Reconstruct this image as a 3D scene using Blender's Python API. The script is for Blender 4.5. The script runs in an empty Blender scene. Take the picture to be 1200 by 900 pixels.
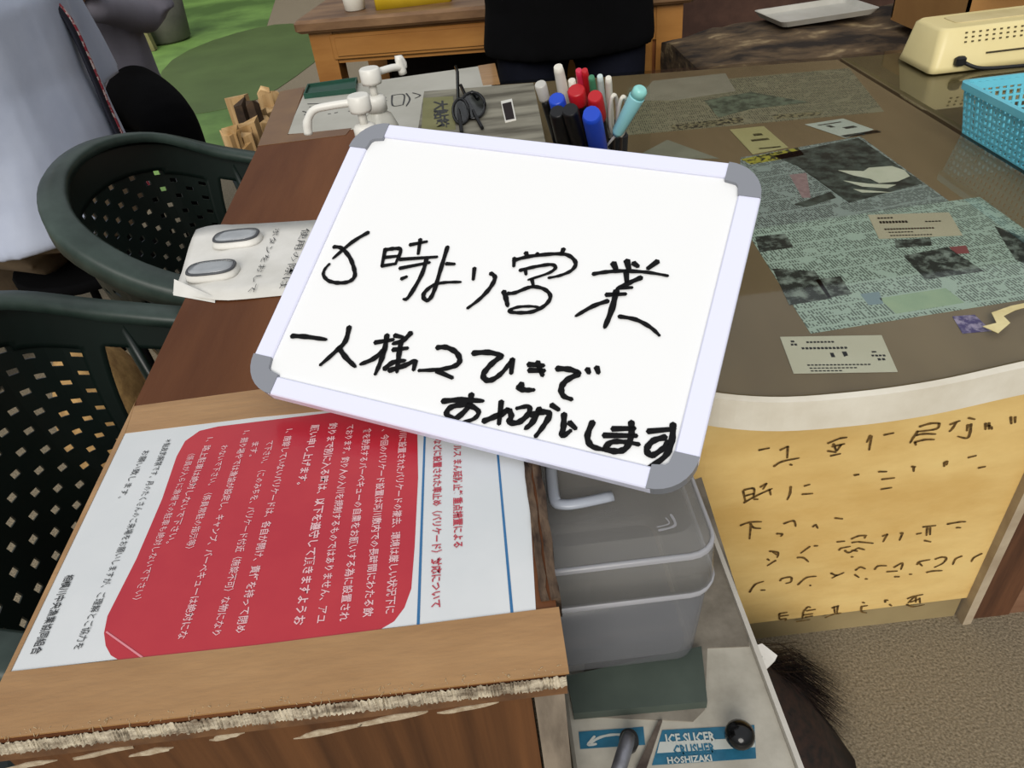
import bpy, math, random
from mathutils import Vector, Matrix, noise
random.seed(7)
C = bpy.context.scene.collection
sc = bpy.context.scene
PI = math.pi
# ------------------------------------------------------------------ camera
CAM = Vector((0, 0, 1.13)); FPX = 867.0
_p, _r = math.radians(37.5), math.radians(6.85)
_f = Vector((0, math.cos(_p), -math.sin(_p)))
_r0 = Vector((1, 0, 0)); _u0 = _r0.cross(_f)
_R = math.cos(_r)*_r0 - math.sin(_r)*_u0
_U = math.cos(_r)*_u0 + math.sin(_r)*_r0
cd = bpy.data.cameras.new('camera'); cam = bpy.data.objects.new('camera', cd); C.objects.link(cam)
M = Matrix((( _R.x, _U.x, -_f.x, CAM.x), (_R.y, _U.y, -_f.y, CAM.y), (_R.z, _U.z, -_f.z, CAM.z), (0, 0, 0, 1)))
cam.matrix_world = M
cd.sensor_width = 36; cd.lens = FPX/1200*36; cd.clip_start = 0.02
sc.camera = cam
# ------------------------------------------------------------------ light
W = bpy.data.worlds.new('sky'); sc.world = W; W.use_nodes = True
nt = W.node_tree; bg = nt.nodes['Background']
tc = nt.nodes.new('ShaderNodeTexCoord'); sx = nt.nodes.new('ShaderNodeSeparateXYZ')
rp = nt.nodes.new('ShaderNodeValToRGB')
rp.color_ramp.elements[0].position = 0.0; rp.color_ramp.elements[0].color = (.34, .36, .34, 1)
rp.color_ramp.elements[1].position = 0.75; rp.color_ramp.elements[1].color = (.93, .96, 1.0, 1)
nt.links.new(tc.outputs['Generated'], sx.inputs[0]); nt.links.new(sx.outputs['Z'], rp.inputs[0])
nt.links.new(rp.outputs[0], bg.inputs[0]); bg.inputs[1].default_value = 0.72
sd = bpy.data.lights.new('sun', 'SUN'); sd.energy = 2.3; sd.angle = math.radians(35); sd.color = (1, .95, .88)
so = bpy.data.objects.new('sun', sd); C.objects.link(so)
so.rotation_euler = Vector((-0.25, -1.5, 1.0)).to_track_quat('Z', 'Y').to_euler()
sc.view_settings.view_transform = 'Standard'; sc.view_settings.look = 'None'
sc.view_settings.exposure = 0.0; sc.view_settings.gamma = 1; sc.view_settings.use_curve_mapping = False

def ray(x, y): return _f*FPX + _R*(x-600) - _U*(y-450)
def at(x, y, z=.70):
    d = ray(x, y); return CAM + d*((z-CAM.z)/d.z)
def atY(x, y, Y):
    d = ray(x, y); return CAM + d*((Y-CAM.y)/d.y)

# ------------------------------------------------------------------ materials
def srgb(c):
    if isinstance(c, str): c = tuple(int(c[i:i+2], 16) for i in (0, 2, 4))
    return tuple(((v/255)/12.92 if v/255 <= .04045 else ((v/255+.055)/1.055)**2.4) for v in c) + (1,)
MC = {}
def mat(name, c1, c2=None, rough=.6, scale=8, stretch=(1, 1, 1), bump=0, bscale=40, lo=.35, hi=.65, metal=0, spec=.5, coat=0, c3=None, detail=6, alpha=1, trans=0, ior=1.45, sub=0):
    if name in MC: return MC[name]
    m = bpy.data.materials.new(name); m.use_nodes = True; MC[name] = m
    n = m.node_tree.nodes; l = m.node_tree.links; b = n['Principled BSDF']
    b.inputs['Base Color'].default_value = srgb(c1); b.inputs['Roughness'].default_value = rough
    b.inputs['Metallic'].default_value = metal; b.inputs['Specular IOR Level'].default_value = spec
    b.inputs['Coat Weight'].default_value = coat; b.inputs['Coat Roughness'].default_value = .08
    b.inputs['Alpha'].default_value = alpha; b.inputs['Transmission Weight'].default_value = trans; b.inputs['IOR'].default_value = ior
    if c2 or bump:
        t = n.new('ShaderNodeTexCoord'); mp = n.new('ShaderNodeMapping'); mp.inputs['Scale'].default_value = stretch
        l.new(t.outputs['Object'], mp.inputs[0])
    if c2:
        z = n.new('ShaderNodeTexNoise'); z.inputs['Scale'].default_value = scale; z.inputs['Detail'].default_value = detail; z.inputs['Roughness'].default_value = .6
        r = n.new('ShaderNodeValToRGB'); e = r.color_ramp.elements
        e[0].position = lo; e[0].color = srgb(c1); e[1].position = hi; e[1].color = srgb(c2)
        if c3: q = e.new(min(1, hi+.12)); q.color = srgb(c3)
        l.new(mp.outputs[0], z.inputs[0]); l.new(z.outputs[0], r.inputs[0]); l.new(r.outputs[0], b.inputs['Base Color'])
    if bump:
        z2 = n.new('ShaderNodeTexNoise'); z2.inputs['Scale'].default_value = bscale; z2.inputs['Detail'].default_value = 4
        bp = n.new('ShaderNodeBump'); bp.inputs['Strength'].default_value = bump; bp.inputs['Distance'].default_value = .004
        l.new(mp.outputs[0], z2.inputs[0]); l.new(z2.outputs[0], bp.inputs['Height']); l.new(bp.outputs[0], b.inputs['Normal'])
    return m

def newsprint(name, paper, ink, pitch=.0035, col=.03, ang=0, dark=.5):
    """illegible columns of print: rows of little marks broken into columns"""
    m = bpy.data.materials.new(name); m.use_nodes = True
    n = m.node_tree.nodes; l = m.node_tree.links; b = n['Principled BSDF']; b.inputs['Roughness'].default_value = .7
    t = n.new('ShaderNodeTexCoord'); mp = n.new('ShaderNodeMapping'); mp.inputs['Rotation'].default_value = (0, 0, ang)
    l.new(t.outputs['Object'], mp.inputs[0]); s = n.new('ShaderNodeSeparateXYZ'); l.new(mp.outputs[0], s.inputs[0])
    def math_(op, a, b_=None):
        q = n.new('ShaderNodeMath'); q.operation = op
        for i, v in enumerate((a, b_)):
            if v is None: continue
            if isinstance(v, (int, float)): q.inputs[i].default_value = v
            else: l.new(v, q.inputs[i])
        return q.outputs[0]
    row = math_('GREATER_THAN', math_('FRACT', math_('DIVIDE', s.outputs['X'], pitch)), .42)
    gap = math_('GREATER_THAN', math_('FRACT', math_('DIVIDE', s.outputs['Y'], col)), .10)
    mp2 = n.new('ShaderNodeMapping'); mp2.inputs['Scale'].default_value = (1/pitch, 420, 1); l.new(mp.outputs[0], mp2.inputs[0])
    z = n.new('ShaderNodeTexWhiteNoise'); z.noise_dimensions = '2D'
    sn = n.new('ShaderNodeVectorMath'); sn.operation = 'FLOOR'; l.new(mp2.outputs[0], sn.inputs[0]); l.new(sn.outputs[0], z.inputs['Vector'])
    mk = math_('GREATER_THAN', z.outputs[0], .3)
    big = n.new('ShaderNodeTexNoise'); big.inputs['Scale'].default_value = 22; l.new(mp.outputs[0], big.inputs[0])
    bigm = math_('GREATER_THAN', big.outputs[0], .38)
    f = math_('MULTIPLY', math_('MULTIPLY', row, gap), math_('MULTIPLY', mk, bigm)); f = math_('MULTIPLY', f, dark)
    mx = n.new('ShaderNodeMix'); mx.data_type = 'RGBA'; l.new(f, mx.inputs[0]); mx.inputs[6].default_value = srgb(paper); mx.inputs[7].default_value = srgb(ink)
    l.new(mx.outputs[2], b.inputs['Base Color']); return m

def glassmat(name, tint, rough=.02, refl=1.5):
    m = bpy.data.materials.new(name); m.use_nodes = True; n = m.node_tree.nodes; l = m.node_tree.links
    n.remove(n['Principled BSDF']); o = n['Material Output']
    t = n.new('ShaderNodeBsdfTransparent'); t.inputs[0].default_value = srgb(tint)
    g = n.new('ShaderNodeBsdfGlossy'); g.inputs['Roughness'].default_value = rough
    fr = n.new('ShaderNodeFresnel'); fr.inputs[0].default_value = refl
    ge = n.new('ShaderNodeNewGeometry'); iv = n.new('ShaderNodeMath'); iv.operation = 'SUBTRACT'; iv.inputs[0].default_value = 1; l.new(ge.outputs['Backfacing'], iv.inputs[1])
    mu = n.new('ShaderNodeMath'); mu.operation = 'MULTIPLY'; l.new(fr.outputs[0], mu.inputs[0]); l.new(iv.outputs[0], mu.inputs[1])
    mx = n.new('ShaderNodeMixShader'); l.new(mu.outputs[0], mx.inputs[0]); l.new(t.outputs[0], mx.inputs[1]); l.new(g.outputs[0], mx.inputs[2])
    l.new(mx.outputs[0], o.inputs[0]); return m

def plasticmat(name, col, alpha, rough=.25):
    m = bpy.data.materials.new(name); m.use_nodes = True; b = m.node_tree.nodes['Principled BSDF']
    b.inputs['Base Color'].default_value = srgb(col); b.inputs['Roughness'].default_value = rough; b.inputs['Alpha'].default_value = alpha
    return m

# ------------------------------------------------------------------ mesh builder
class MB:
    def __init__(s): s.v = []; s.f = []; s.sm = []
    def add(s, vs, fs, smooth=False):
        o = len(s.v); s.v += [tuple(v) for v in vs]
        for f in fs: s.f.append(tuple(i+o for i in f)); s.sm.append(smooth)
        return s
    def box(s, a, b, M=None, bev=0):
        x0, y0, z0 = a; x1, y1, z1 = b
        if bev:
            e = bev; P = [(x0+e, y0), (x1-e, y0), (x1, y0+e), (x1, y1-e), (x1-e, y1), (x0+e, y1), (x0, y1-e), (x0, y0+e)]
            Q = [(x0+2*e, y0+e), (x1-2*e, y0+e), (x1-e, y0+2*e), (x1-e, y1-2*e), (x1-2*e, y1-e), (x0+2*e, y1-e), (x0+e, y1-2*e), (x0+e, y0+2*e)]
            rings = [[(p[0], p[1], z) for p in PP] for PP, z in ((Q, z0), (P, z0+e), (P, z1-e), (Q, z1))]
            return s.loft(rings, M=M, smooth=False)
        vs = [(x, y, z) for z in (z0, z1) for x, y in ((x0, y0), (x1, y0), (x1, y1), (x0, y1))]
        if M: vs = [M @ Vector(v) for v in vs]
        return s.add(vs, [(3, 2, 1, 0), (4, 5, 6, 7), (0, 1, 5, 4), (1, 2, 6, 5), (2, 3, 7, 6), (3, 0, 4, 7)])
    def prism(s, poly, z0, z1, M=None):
        n = len(poly)
        ar = sum(poly[i][0]*poly[(i+1) % n][1]-poly[(i+1) % n][0]*poly[i][1] for i in range(n))
        if ar < 0: poly = list(poly)[::-1]
        vs = [(p[0], p[1], z0) for p in poly] + [(p[0], p[1], z1) for p in poly]
        if M: vs = [M @ Vector(v) for v in vs]
        return s.add(vs, [tuple(range(n))[::-1], tuple(range(n, 2*n))] + [(i, (i+1) % n, n+(i+1) % n, n+i) for i in range(n)])
    def loft(s, rings, M=None, smooth=True, cap=True, closed=True):
        n = len(rings[0]); vs = [Vector(p) for r in rings for p in r]
        if M: vs = [M @ v for v in vs]
        fs = []
        for k in range(len(rings)-1):
            for i in range(n if closed else n-1):
                j = (i+1) % n; fs.append((k*n+i, k*n+j, (k+1)*n+j, (k+1)*n+i))
        o = len(s.v); s.add(vs, fs, smooth)
        if cap and closed: s.f += [tuple(o+i for i in range(n))[::-1], tuple(o+(len(rings)-1)*n+i for i in range(n))]; s.sm += [False, False]
        return s
    def lathe(s, prof, M=None, n=20, smooth=True):
        return s.loft([[(r*math.cos(2*PI*i/n), r*math.sin(2*PI*i/n), z) for i in range(n)] for r, z in prof], M, smooth)
    def tube(s, pts, r, n=8, flat=1.0, up=None, M=None):
        pts = [Vector(p) for p in pts]; rings = []
        if not isinstance(r, (list, tuple)): r = [r]*len(pts)
        pa = None
        for i, p in enumerate(pts):
            t = (pts[min(i+1, len(pts)-1)]-pts[max(i-1, 0)]).normalized()
            if up is not None: a = Vector(up)-t*Vector(up).dot(t)
            elif pa is not None: a = pa-t*pa.dot(t)
            else: a = t.orthogonal()
            a.normalize(); pa = a; b = t.cross(a)
            rings.append([p+(b*math.cos(2*PI*k/n)+a*math.sin(2*PI*k/n)*flat)*r[i] for k in range(n)])
        return s.loft(rings, M)
    def build(s, name, m, parent=None, keep=True, mods=None):
        me = bpy.data.meshes.new(name); me.from_pydata(s.v, [], s.f); me.materials.append(m)
        me.polygons.foreach_set('use_smooth', s.sm); me.update()
        o = bpy.data.objects.new(name, me); C.objects.link(o)
        if parent:
            o.parent = parent
            if keep: o.location = -wl(parent)
        return o
def wl(o):
    v = Vector(o.location)
    while o.parent: o = o.parent; v += o.location
    return v
def empty(name, loc, label, cat, group=None):
    o = bpy.data.objects.new(name, None); C.objects.link(o); o.location = loc; o.empty_display_size = .05
    return tag(o, label, cat, group)
def tag(o, label=None, cat=None, group=None, kind=None):
    if label: o['label'] = label
    if cat: o['category'] = cat
    if group: o['group'] = group
    if kind: o['kind'] = kind
    return o
def copy_tree(o, parent=None):
    c = o.copy(); C.objects.link(c); c.parent = parent
    for ch in list(o.children): copy_tree(ch, c)
    return c
def spline(P, k=5, closed=False):
    P = [Vector(p) for p in P]; n = len(P)
    if n < 3 and not closed: return P
    out = []
    for i in range(n if closed else n-1):
        if closed: a, b, c, d = P[i-1], P[i], P[(i+1) % n], P[(i+2) % n]
        else: a, b, c, d = P[max(i-1, 0)], P[i], P[i+1], P[min(i+2, n-1)]
        for j in range(k):
            t = j/k; out.append(.5*((2*b)+(c-a)*t+(2*a-5*b+4*c-d)*t*t+(3*b-a-3*c+d)*t**3))
    if not closed: out.append(P[-1])
    return out
def ribbon(mb, pts, w, nrm, taper=True, lift=0.0004):
    """flat ink stroke on a surface with normal nrm"""
    nrm = Vector(nrm).normalized(); pts = spline(pts, 5); L = len(pts); a = []; b = []
    for i, p in enumerate(pts):
        t = (pts[min(i+1, L-1)]-pts[max(i-1, 0)])
        if t.length < 1e-9: t = Vector((1, 0, 0))
        t.normalize(); s = nrm.cross(t); f = i/(L-1)
        ww = w*(1-.35*max(0, f-.6)/.4 if taper else 1)*.5*(1+.12*math.sin(i*1.7))
        a.append(p+s*ww+nrm*lift); b.append(p-s*ww+nrm*lift)
    t0 = (pts[1]-pts[0]).normalized()*w*.3; t1 = (pts[-1]-pts[-2]).normalized()*w*.25
    vs = [pts[0]-t0+nrm*lift] + a + [pts[-1]+t1+nrm*lift] + b[::-1]
    n = len(a); o = [(0, 1, len(vs)-1)]
    for i in range(n-1): o.append((1+i, 2+i, len(vs)-2-i, len(vs)-1-i))
    o.append((n, n+1, n+2)); mb.add(vs, o)

# CJK text comes from Blender's built-in font
def text_mesh(name, s, m, origin, xdir, ydir, length=None, height=.01, parent=None, weight=0, lift=.0003, center=True):
    cu = bpy.data.curves.new('tmp_text', 'FONT'); cu.body = s; cu.size = 1; cu.resolution_u = 1; cu.fill_mode = 'FRONT'; cu.offset = weight
    to = bpy.data.objects.new('tmp_text', cu); C.objects.link(to)
    dg = bpy.context.evaluated_depsgraph_get(); me = bpy.data.meshes.new_from_object(to.evaluated_get(dg))
    C.objects.unlink(to); bpy.data.objects.remove(to)
    xs = [v.co.x for v in me.vertices]; ys = [v.co.y for v in me.vertices]
    if not xs: return None
    x0, x1 = min(xs), max(xs); y0, y1 = (-.12, .88) if max(ys)-min(ys) > .5 else (min(ys), max(ys))
    X = Vector(xdir).normalized(); Y = Vector(ydir).normalized(); N = X.cross(Y)
    sx_ = (length/(x1-x0)) if length else height; sy_ = height
    O = Vector(origin)
    for v in me.vertices:
        q = v.co; v.co = O+X*(q.x-x0)*sx_+Y*((q.y-(y0+y1)/2) if center else q.y)*sy_+N*lift
    me.name = name; me.materials.clear(); me.materials.append(m)
    o = bpy.data.objects.new(name, me); C.objects.link(o)
    if parent: o.parent = parent; o.location = -wl(parent)
    return o

T = .70
# ================================================================== SETTING
concrete = mat('speckled_concrete', '5d5443', '9c8f78', rough=.9, scale=260, bump=.6, bscale=220, lo=.3, hi=.7, detail=4)
mb = MB(); mb.prism([(-1.12, -1.0), (4.5, -1.0), (4.5, 9.5), (-1.95, 9.5), (-1.45, 5.5), (-1.15, 3.1), (-1.6, 2.75), (-7, 2.6), (-7, -1)], -.05, 0)
tag(mb.build('floor', concrete), kind='structure')
gm = mat('green_floor_paint', '4f6b35', '7ba052', rough=.55, scale=1.1, lo=.4, hi=.62, bump=.1, bscale=60, c3='8cba5e')
mb = MB(); mb.prism([(-1.15, 3.1), (-1.45, 5.5), (-1.95, 9.5), (-7, 9.5), (-7, 2.6), (-1.6, 2.75)], -.05, 0.001)
tag(mb.build('floor_green', gm), kind='structure')
g = MB(); c0 = at(287, 72, 0); pts = [(c0.x+.55*math.cos(a)*(1+.1*math.sin(3*a)), c0.y+1.1*math.sin(a)) for a in [i*PI/12 for i in range(24)]]
g.prism([p for p in pts], .001, .003); o = g.build('floor_patch', mat('dark_olive_patch', '4d5f33', '566a3a', rough=.5, scale=3)); tag(o, kind='structure')  # darker oval area within the green floor
dark = mat('dark_backdrop', '0d0d08', '22281a', rough=.9, scale=6, bump=.8, bscale=10)
mb = MB(); mb.box((-7, 9.3, 0), (4.5, 9.5, 2.6)); tag(mb.build('wall_back', dark), kind='structure')
mb = MB(); mb.box((.38, 3.3, 0), (4.2, 3.4, 2.4)); tag(mb.build('wall_right', mat('dark_brown_wall', '3a261e', '563c30', scale=5, rough=.9)), kind='structure')

# ================================================================== LEFT TABLE
veneer = mat('worn_brown_veneer', '55301a', '74492b', rough=.6, spec=.25, scale=9, stretch=(1.0, .12, 1), bump=.15, bscale=120, lo=.3, hi=.7)
front_v = mat('front_veneer', '452812', '6e4626', rough=.55, scale=60, stretch=(1.0, 1, .03), lo=.3, hi=.75, bump=.2, bscale=90)
frayed = mat('frayed_chipboard', '6b5a48', 'c9bda6', rough=.95, scale=130, stretch=(.35, 1, 1), lo=.35, hi=.6, bump=1, bscale=200)
tb = empty('table', (-.18, .9, 0), 'long low brown veneer table under the whiteboard with taped signs on top', 'table')
XL, XR, YN, YF = -.372, .012, .257, 1.70
leftx = lambda y: -.365-.029*(y-YN)*1.18
poly = [(leftx(YN), YN), (XR, YN), (XR, 1.6), (-.02, 1.60), (leftx(YF), YF)]
MB().prism(poly, T-.006, T).build('tabletop', veneer, tb)
MB().prism(poly, T-.024, T-.0062).build('core_board', mat('core_board', '5a3d26', '7a5636', scale=40, rough=.9), tb)
# frayed front lip: a ragged strip proud of the edge
random.seed(3)
def ragged(x0, x1, y, z0, z1, n, amp, ny=-.0025):
    m_ = MB(); top = []; bot = []
    for i in range(n+1):
        x = x0+(x1-x0)*i/n
        top.append((x, y+random.uniform(-.001, .001), z1+random.uniform(-amp, amp)*.3)); bot.append((x, y+ny+random.uniform(-.001, .001), z0+random.uniform(-amp, amp)))
    vs = top+bot+[(p[0], y+.004, p[2]) for p in bot]; N = n+1
    m_.add(vs, [(i, N+i, N+i+1, i+1) for i in range(n)]+[(N+i, 2*N+i, 2*N+i+1, N+i+1) for i in range(n)]+[(i+1, 2*N+i+1, 2*N+i, i) for i in range(n)])
    return m_
ragged(leftx(YN), XR, YN-.001, T-.0105, T-.0015, 420, .0008).build('frayed_edge', frayed, tb)
MB().box((leftx(YN)+.004, YN+.006, .05), (-.012, YN+.02, T-.024)).build('front_panel', front_v, tb)
random.seed(5)
for k in range(7):
    m_ = MB(); x = -.36+.05*k+random.uniform(-.01, .01); z = T-.035-random.uniform(0, .012); w_ = random.uniform(.012, .03)
    P = [(x+math.cos(a)*w_*random.uniform(.6, 1), z+math.sin(a)*.0035*random.uniform(.4, 1.2)+.12*math.cos(a)*w_) for a in [i*PI/7 for i in range(14)]]
    m_.add([(p[0], YN+.0052, p[1]) for p in P]+[(p[0], YN+.006, p[1]) for p in P], [tuple(range(14))]+[(i, (i+1) % 14, 14+(i+1) % 14, 14+i) for i in range(14)])
    m_.build('peeled_scrap', mat('pale_scrap', 'a08c72', 'c4b59c', scale=200, rough=.95), tb)
legm = mat('grey_worn_leg', '63584c', '8d8070', scale=50, stretch=(1, 1, .2), rough=.85)
for (x0, y0) in ((-.010, YN+.004), (leftx(YF)+.02, YF-.09), (-.06, 1.52)):
    MB().box((x0, y0, 0), (x0+.020, y0+.03, T-.024)).build('leg', legm, tb)
MB().box((leftx(YN)+.01, YN+.02, 0), (leftx(YN)+.03, YN+.05, T-.024)).build('leg', legm, tb)
# rough dark strips on the right edge
bark = mat('dark_rough_edge', '2a1c13', '6e5a48', rough=.95, scale=90, stretch=(1, .25, 1), bump=1, bscale=120, lo=.4, hi=.7)
for k, (xa, xb) in enumerate(((.0015, .0068), (.0078, .0145))):
    m_ = MB(); n = 60; vs = []
    for i in range(n+1):
        y = .312+(.60)*i/n; j = random.uniform(-.0012, .0012)
        vs += [(xa+j*.5, y, T-.02), (xb+j, y, T-.02), (xb+j, y, T+.002+random.uniform(-.001, .001)), (xa+j*.5, y, T+.0025+random.uniform(-.001, .001))]
    fs = []
    for i in range(n):
        a = 4*i; fs += [(a+q, a+(q+1) % 4, a+4+(q+1) % 4, a+4+q) for q in range(4)]
    fs += [(3, 2, 1, 0), (4*n, 4*n+1, 4*n+2, 4*n+3)]
    m_.add([(v[0]+(k*.001), v[1], v[2]) for v in vs], fs).build('edge_strip', bark, tb)

# ------------------------------------------------------------------ red notice
Z1 = T+.0006
paper = mat('white_notice_paper', 'ccd0d2', 'd8dadb', rough=.3, scale=6, coat=.3)
redm = mat('red_print', 'b01f30', 'b82a35', rough=.3, scale=14, lo=.4, hi=.7, coat=.25)
whitei = mat('white_print', 'e2b9bd', rough=.4); redi = mat('red_letters', 'b23646', rough=.4); blki = mat('black_letters', '2b2c2e', rough=.5)
bluei = mat('blue_rule', '2f6a9a', rough=.4)
nt_ = empty('notice_sheet', (-.18, .42, T), 'white notice with large red panel of Japanese text, taped to the near table end', 'notice')
def pxpoly(pts, z): return [tuple(at(x, y, z)[:2]) for x, y in pts]
MB().prism(pxpoly([(145, 507), (300, 489), (450, 470), (618, 540), (628, 716), (12, 787)], Z1), T+.0002, Z1).build('paper', paper, nt_)
redp = [(255, 500), (385, 484), (440, 478), (489, 500), (490, 560), (486, 640), (482, 690), (474, 712), (462, 728), (445, 738), (300, 757), (190, 769), (140, 774), (130, 768), (124, 757), (122, 742), (126, 722), (160, 655), (190, 585), (207, 535), (217, 517), (234, 505)]
MB().prism(pxpoly(redp, Z1), Z1, Z1+.0002).build('red_panel', redm, nt_)
for a, b in (((498, 505), (490, 736)), ((583, 528), (600, 718))):
    m_ = MB(); ribbon(m_, [at(*a, Z1), at(*b, Z1)], .0018, (0, 0, 1), False, .0003); m_.build('blue_line', bluei, nt_)
m_ = MB(); ribbon(m_, [at(125, 741, Z1), at(167, 771, Z1)], .0012, (0, 0, 1), False, .0006); m_.build('fold_line', mat('pink_crease', 'd98892'), nt_)
lines = [("ルス まん延防止等重点措置による", 536, 522, 537, 642, redi, .0082, .02),
 ("要などに設置された車止め（バリケード）対応について", 513, 508, 511, 712, redi, .0082, .02),
 ("川に設置されたバリケードの撤去、環境は厳しい状況下に", 473, 505, 457, 719, whitei, .0078, .012),
 ("、今回のバリケード設置は河川敷内での長時間にわたる飲", 452, 503, 431, 723, whitei, .0078, .012),
 ("食を助長するバーベキューの自粛をお願いする為に設置され", 431, 502, 403, 728, whitei, .0078, .012),
 ("ております。釣り人の入川を規制するものではありません、アユ", 411, 498, 376, 730, whitei, .0078, .012),
 ("釣りまで別に入る時は、以下を遵守して頂きますようお", 391, 496, 350, 733, whitei, .0088, .018),
 ("願い申し上げます。", 370, 498, 353, 568, whitei, .0088, .018),
 ("1、施錠していないバリケードは、各自が開け、責任を持って閉め", 340, 503, 281, 742, whitei, .0078, .01),
 ("て下さい。（このみちを、バリケード付近（施錠不可）な物になり", 317, 517, 253, 745, whitei, .0074, .006),
 ("ます。", 300, 518, 296, 535, whitei, .0074, .006),
 ("1、掘り場やでは漁協が設定し、キャンプ、バーベキューは絶対にな", 290, 505, 213, 749, whitei, .0074, .008),
 ("わないで下さい。（係員常駐の指示等）", 264, 522, 222, 643, whitei, .0072, .004),
 ("1、路上駐車は絶対しないで下さい。", 247, 513, 199, 637, whitei, .0074, .006),
 ("（係員が入らに漁場での駐車も絶対しないで下さい）", 225, 532, 160, 703, whitei, .007, .0),
 ("＊鮎友釣解禁です。月のたくさんのご来場をお願いしますが、ご理解とご協力を", 198, 515, 91, 761, blki, .0072, .0),
 ("お願い致します。", 172, 528, 142, 584, blki, .0072, .0),
 ("相模川中央漁業協同組合", 82, 674, 41, 767, blki, .0080, .008)]
for s, xa, ya, xb, yb, m_, h, w_ in lines:
    a, b = at(xa, ya, Z1+.0003), at(xb, yb, Z1+.0003); X = (b-a); Y = Vector((0, 0, 1)).cross(X)
    text_mesh('printed_line', s, m_, a, X, Y, X.length, h, nt_, w_)
# packing tape around the notice
tape = mat('tan_packing_tape', '977045', 'ae8658', rough=.28, scale=7, stretch=(1, 4, 1), lo=.3, hi=.7, coat=.3, bump=.25, bscale=35)
tapeL = [((-30, 795), (12, 787), (300, 757), (652, 712), (663, 790), (330, 826), (0, 860), (-60, 868)),
         ((-60, 868), (-30, 795), (12, 787), (145, 507), (152, 470), (140, 478), (0, 724), (-75, 860))]
tapes = [[(-44, 795), (10, 787), (300, 756), (655, 711), (667, 789), (330, 826), (0, 865), (-56, 871)],
         [(-52, 866), (-20, 805), (12, 787), (147, 506), (158, 470), (144, 472), (90, 562), (0, 723), (-70, 845)],
         [(140, 478), (290, 458), (430, 440), (600, 470), (618, 541), (450, 480), (385, 481), (300, 489), (144, 508), (125, 510)]]
for k, tp in enumerate(tapes):
    z = Z1+.0003+.0003*(2-k)
    P = [at(x, y, z) for x, y in tp]; P = [(min(max(p.x, leftx(p.y)+.0005), XR+.003), max(p.y, YN-.001)) for p in P]
    MB().prism(P, T+.0001, z).build('tape_strip', tape, nt_)
random.seed(11)
fib = MB()
for k in range(150):
    t = random.random(); x = -20+680*t; y = 865-75*t/1.0+random.uniform(-8, 3)
    p = at(x, y-2, T+.002); p.y = YN+random.uniform(0, .006)
    q = p+Vector((random.uniform(-.002, .002), random.uniform(-.003, .001), random.uniform(-.004, .001)))
    fib.tube([p, q], .00022, 3)
tag(fib.build('loose_fibres', mat('pale_fibre', 'c9b48f'), tb), kind='stuff')

# ------------------------------------------------------------------ paper with two push buttons
bp_ = empty('paper_sheet', tuple(at(285, 310)), 'white paper sheet with brush writing about buttons, hanging over the left table edge', 'paper')
wp = mat('plain_white_paper', 'cfcdc6', 'e2e0db', rough=.6, scale=12)
top = [at(230, 270, T+.002), at(262, 265, T+.004), at(310, 262, T+.002), at(400, 257, T+.001)]
bot = [at(203, 345, T-.004), at(252, 353, T+.001), at(318, 348, T+.001), at(365, 344, T+.001)]
top = spline(top, 4); bot = spline(bot, 4); m_ = MB(); rows = []
for j in range(7): rows.append([a.lerp(b, j/6)+Vector((0, 0, .0022*math.sin(j*1.1+i*.6)*(1 if i < 5 else .2)+.0012)) for i, (a, b) in enumerate(zip(top, bot))])
vs = [p for r in rows for p in r]; n = len(top)
m_.add(vs, [(j*n+i, (j+1)*n+i, (j+1)*n+i+1, j*n+i+1) for j in range(6) for i in range(n-1)], True)
o = m_.build('sheet', wp, bp_); md = o.modifiers.new('s', 'SOLIDIFY'); md.thickness = .0004
MB().loft([[at(204, 327, T+.012), at(252, 348, T+.003), at(252, 349, T+.0025), at(204, 328, T+.0115)], [at(203, 345, T+.001), at(252, 354, T+.001), at(252, 355, T+.0006), at(203, 346, T+.0006)]], smooth=False).build('curled_flap', wp, bp_)
for s, xa, ya, xb, yb in (("使用の際は", 359, 268, 331, 338), ("ボタンをおして", 325, 268, 294, 343)):
    a, b = at(xa, ya, T+.0045), at(xb, yb, T+.0045); X = b-a
    text_mesh('brush_writing', s, blki, a, X, Vector((0, 0, 1)).cross(X), X.length, .0125 if len(s) < 6 else .0105, bp_, -.005)
shell = mat('clear_grey_plastic', '8d9195', 'a3a7ab', rough=.2, scale=20, coat=.5); rimd = mat('dark_rim', '4a4c50', rough=.4)
for k, (cx, cy) in enumerate(((279, 283), (250, 321))):
    c = at(cx, cy, T+.004); X = (at(cx+30, cy-3, T)-at(cx-30, cy+3, T)).normalized(); Y = Vector((0, 0, 1)).cross(X)
    Mx = Matrix(((X.x, Y.x, 0, c.x), (X.y, Y.y, 0, c.y), (0, 0, 1, T+.0035), (0, 0, 0, 1)))
    def sup(a, b, z, n=28):
        out = []
        for i in range(n):
            t = 2*PI*i/n; ct, st = math.cos(t), math.sin(t); out.append((a*math.copysign(abs(ct)**.6, ct), b*math.copysign(abs(st)**.75, st), z))
        return out
    e = empty('call_button', tuple(c-Vector((0, 0, .001))), ['clear oblong push button on the white paper, farther one', 'clear oblong push button on the white paper, nearer one at the curled corner'][k], 'button', 'push buttons on the paper sheet')
    MB().loft([sup(.034, .021, 0), sup(.0335, .0205, .003), sup(.031, .0185, .009)], Mx).build('base_shell', wp, e)
    MB().loft([sup(.0318, .0192, .009), sup(.031, .0185, .0108), sup(.0285, .016, .0108), sup(.0285, .016, .009)], Mx).build('rim', rimd, e)
    MB().loft([sup(.0285, .016, .0095), sup(.028, .0155, .0112), sup(.02, .010, .0122)], Mx).build('button_cap', shell, e)

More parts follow.
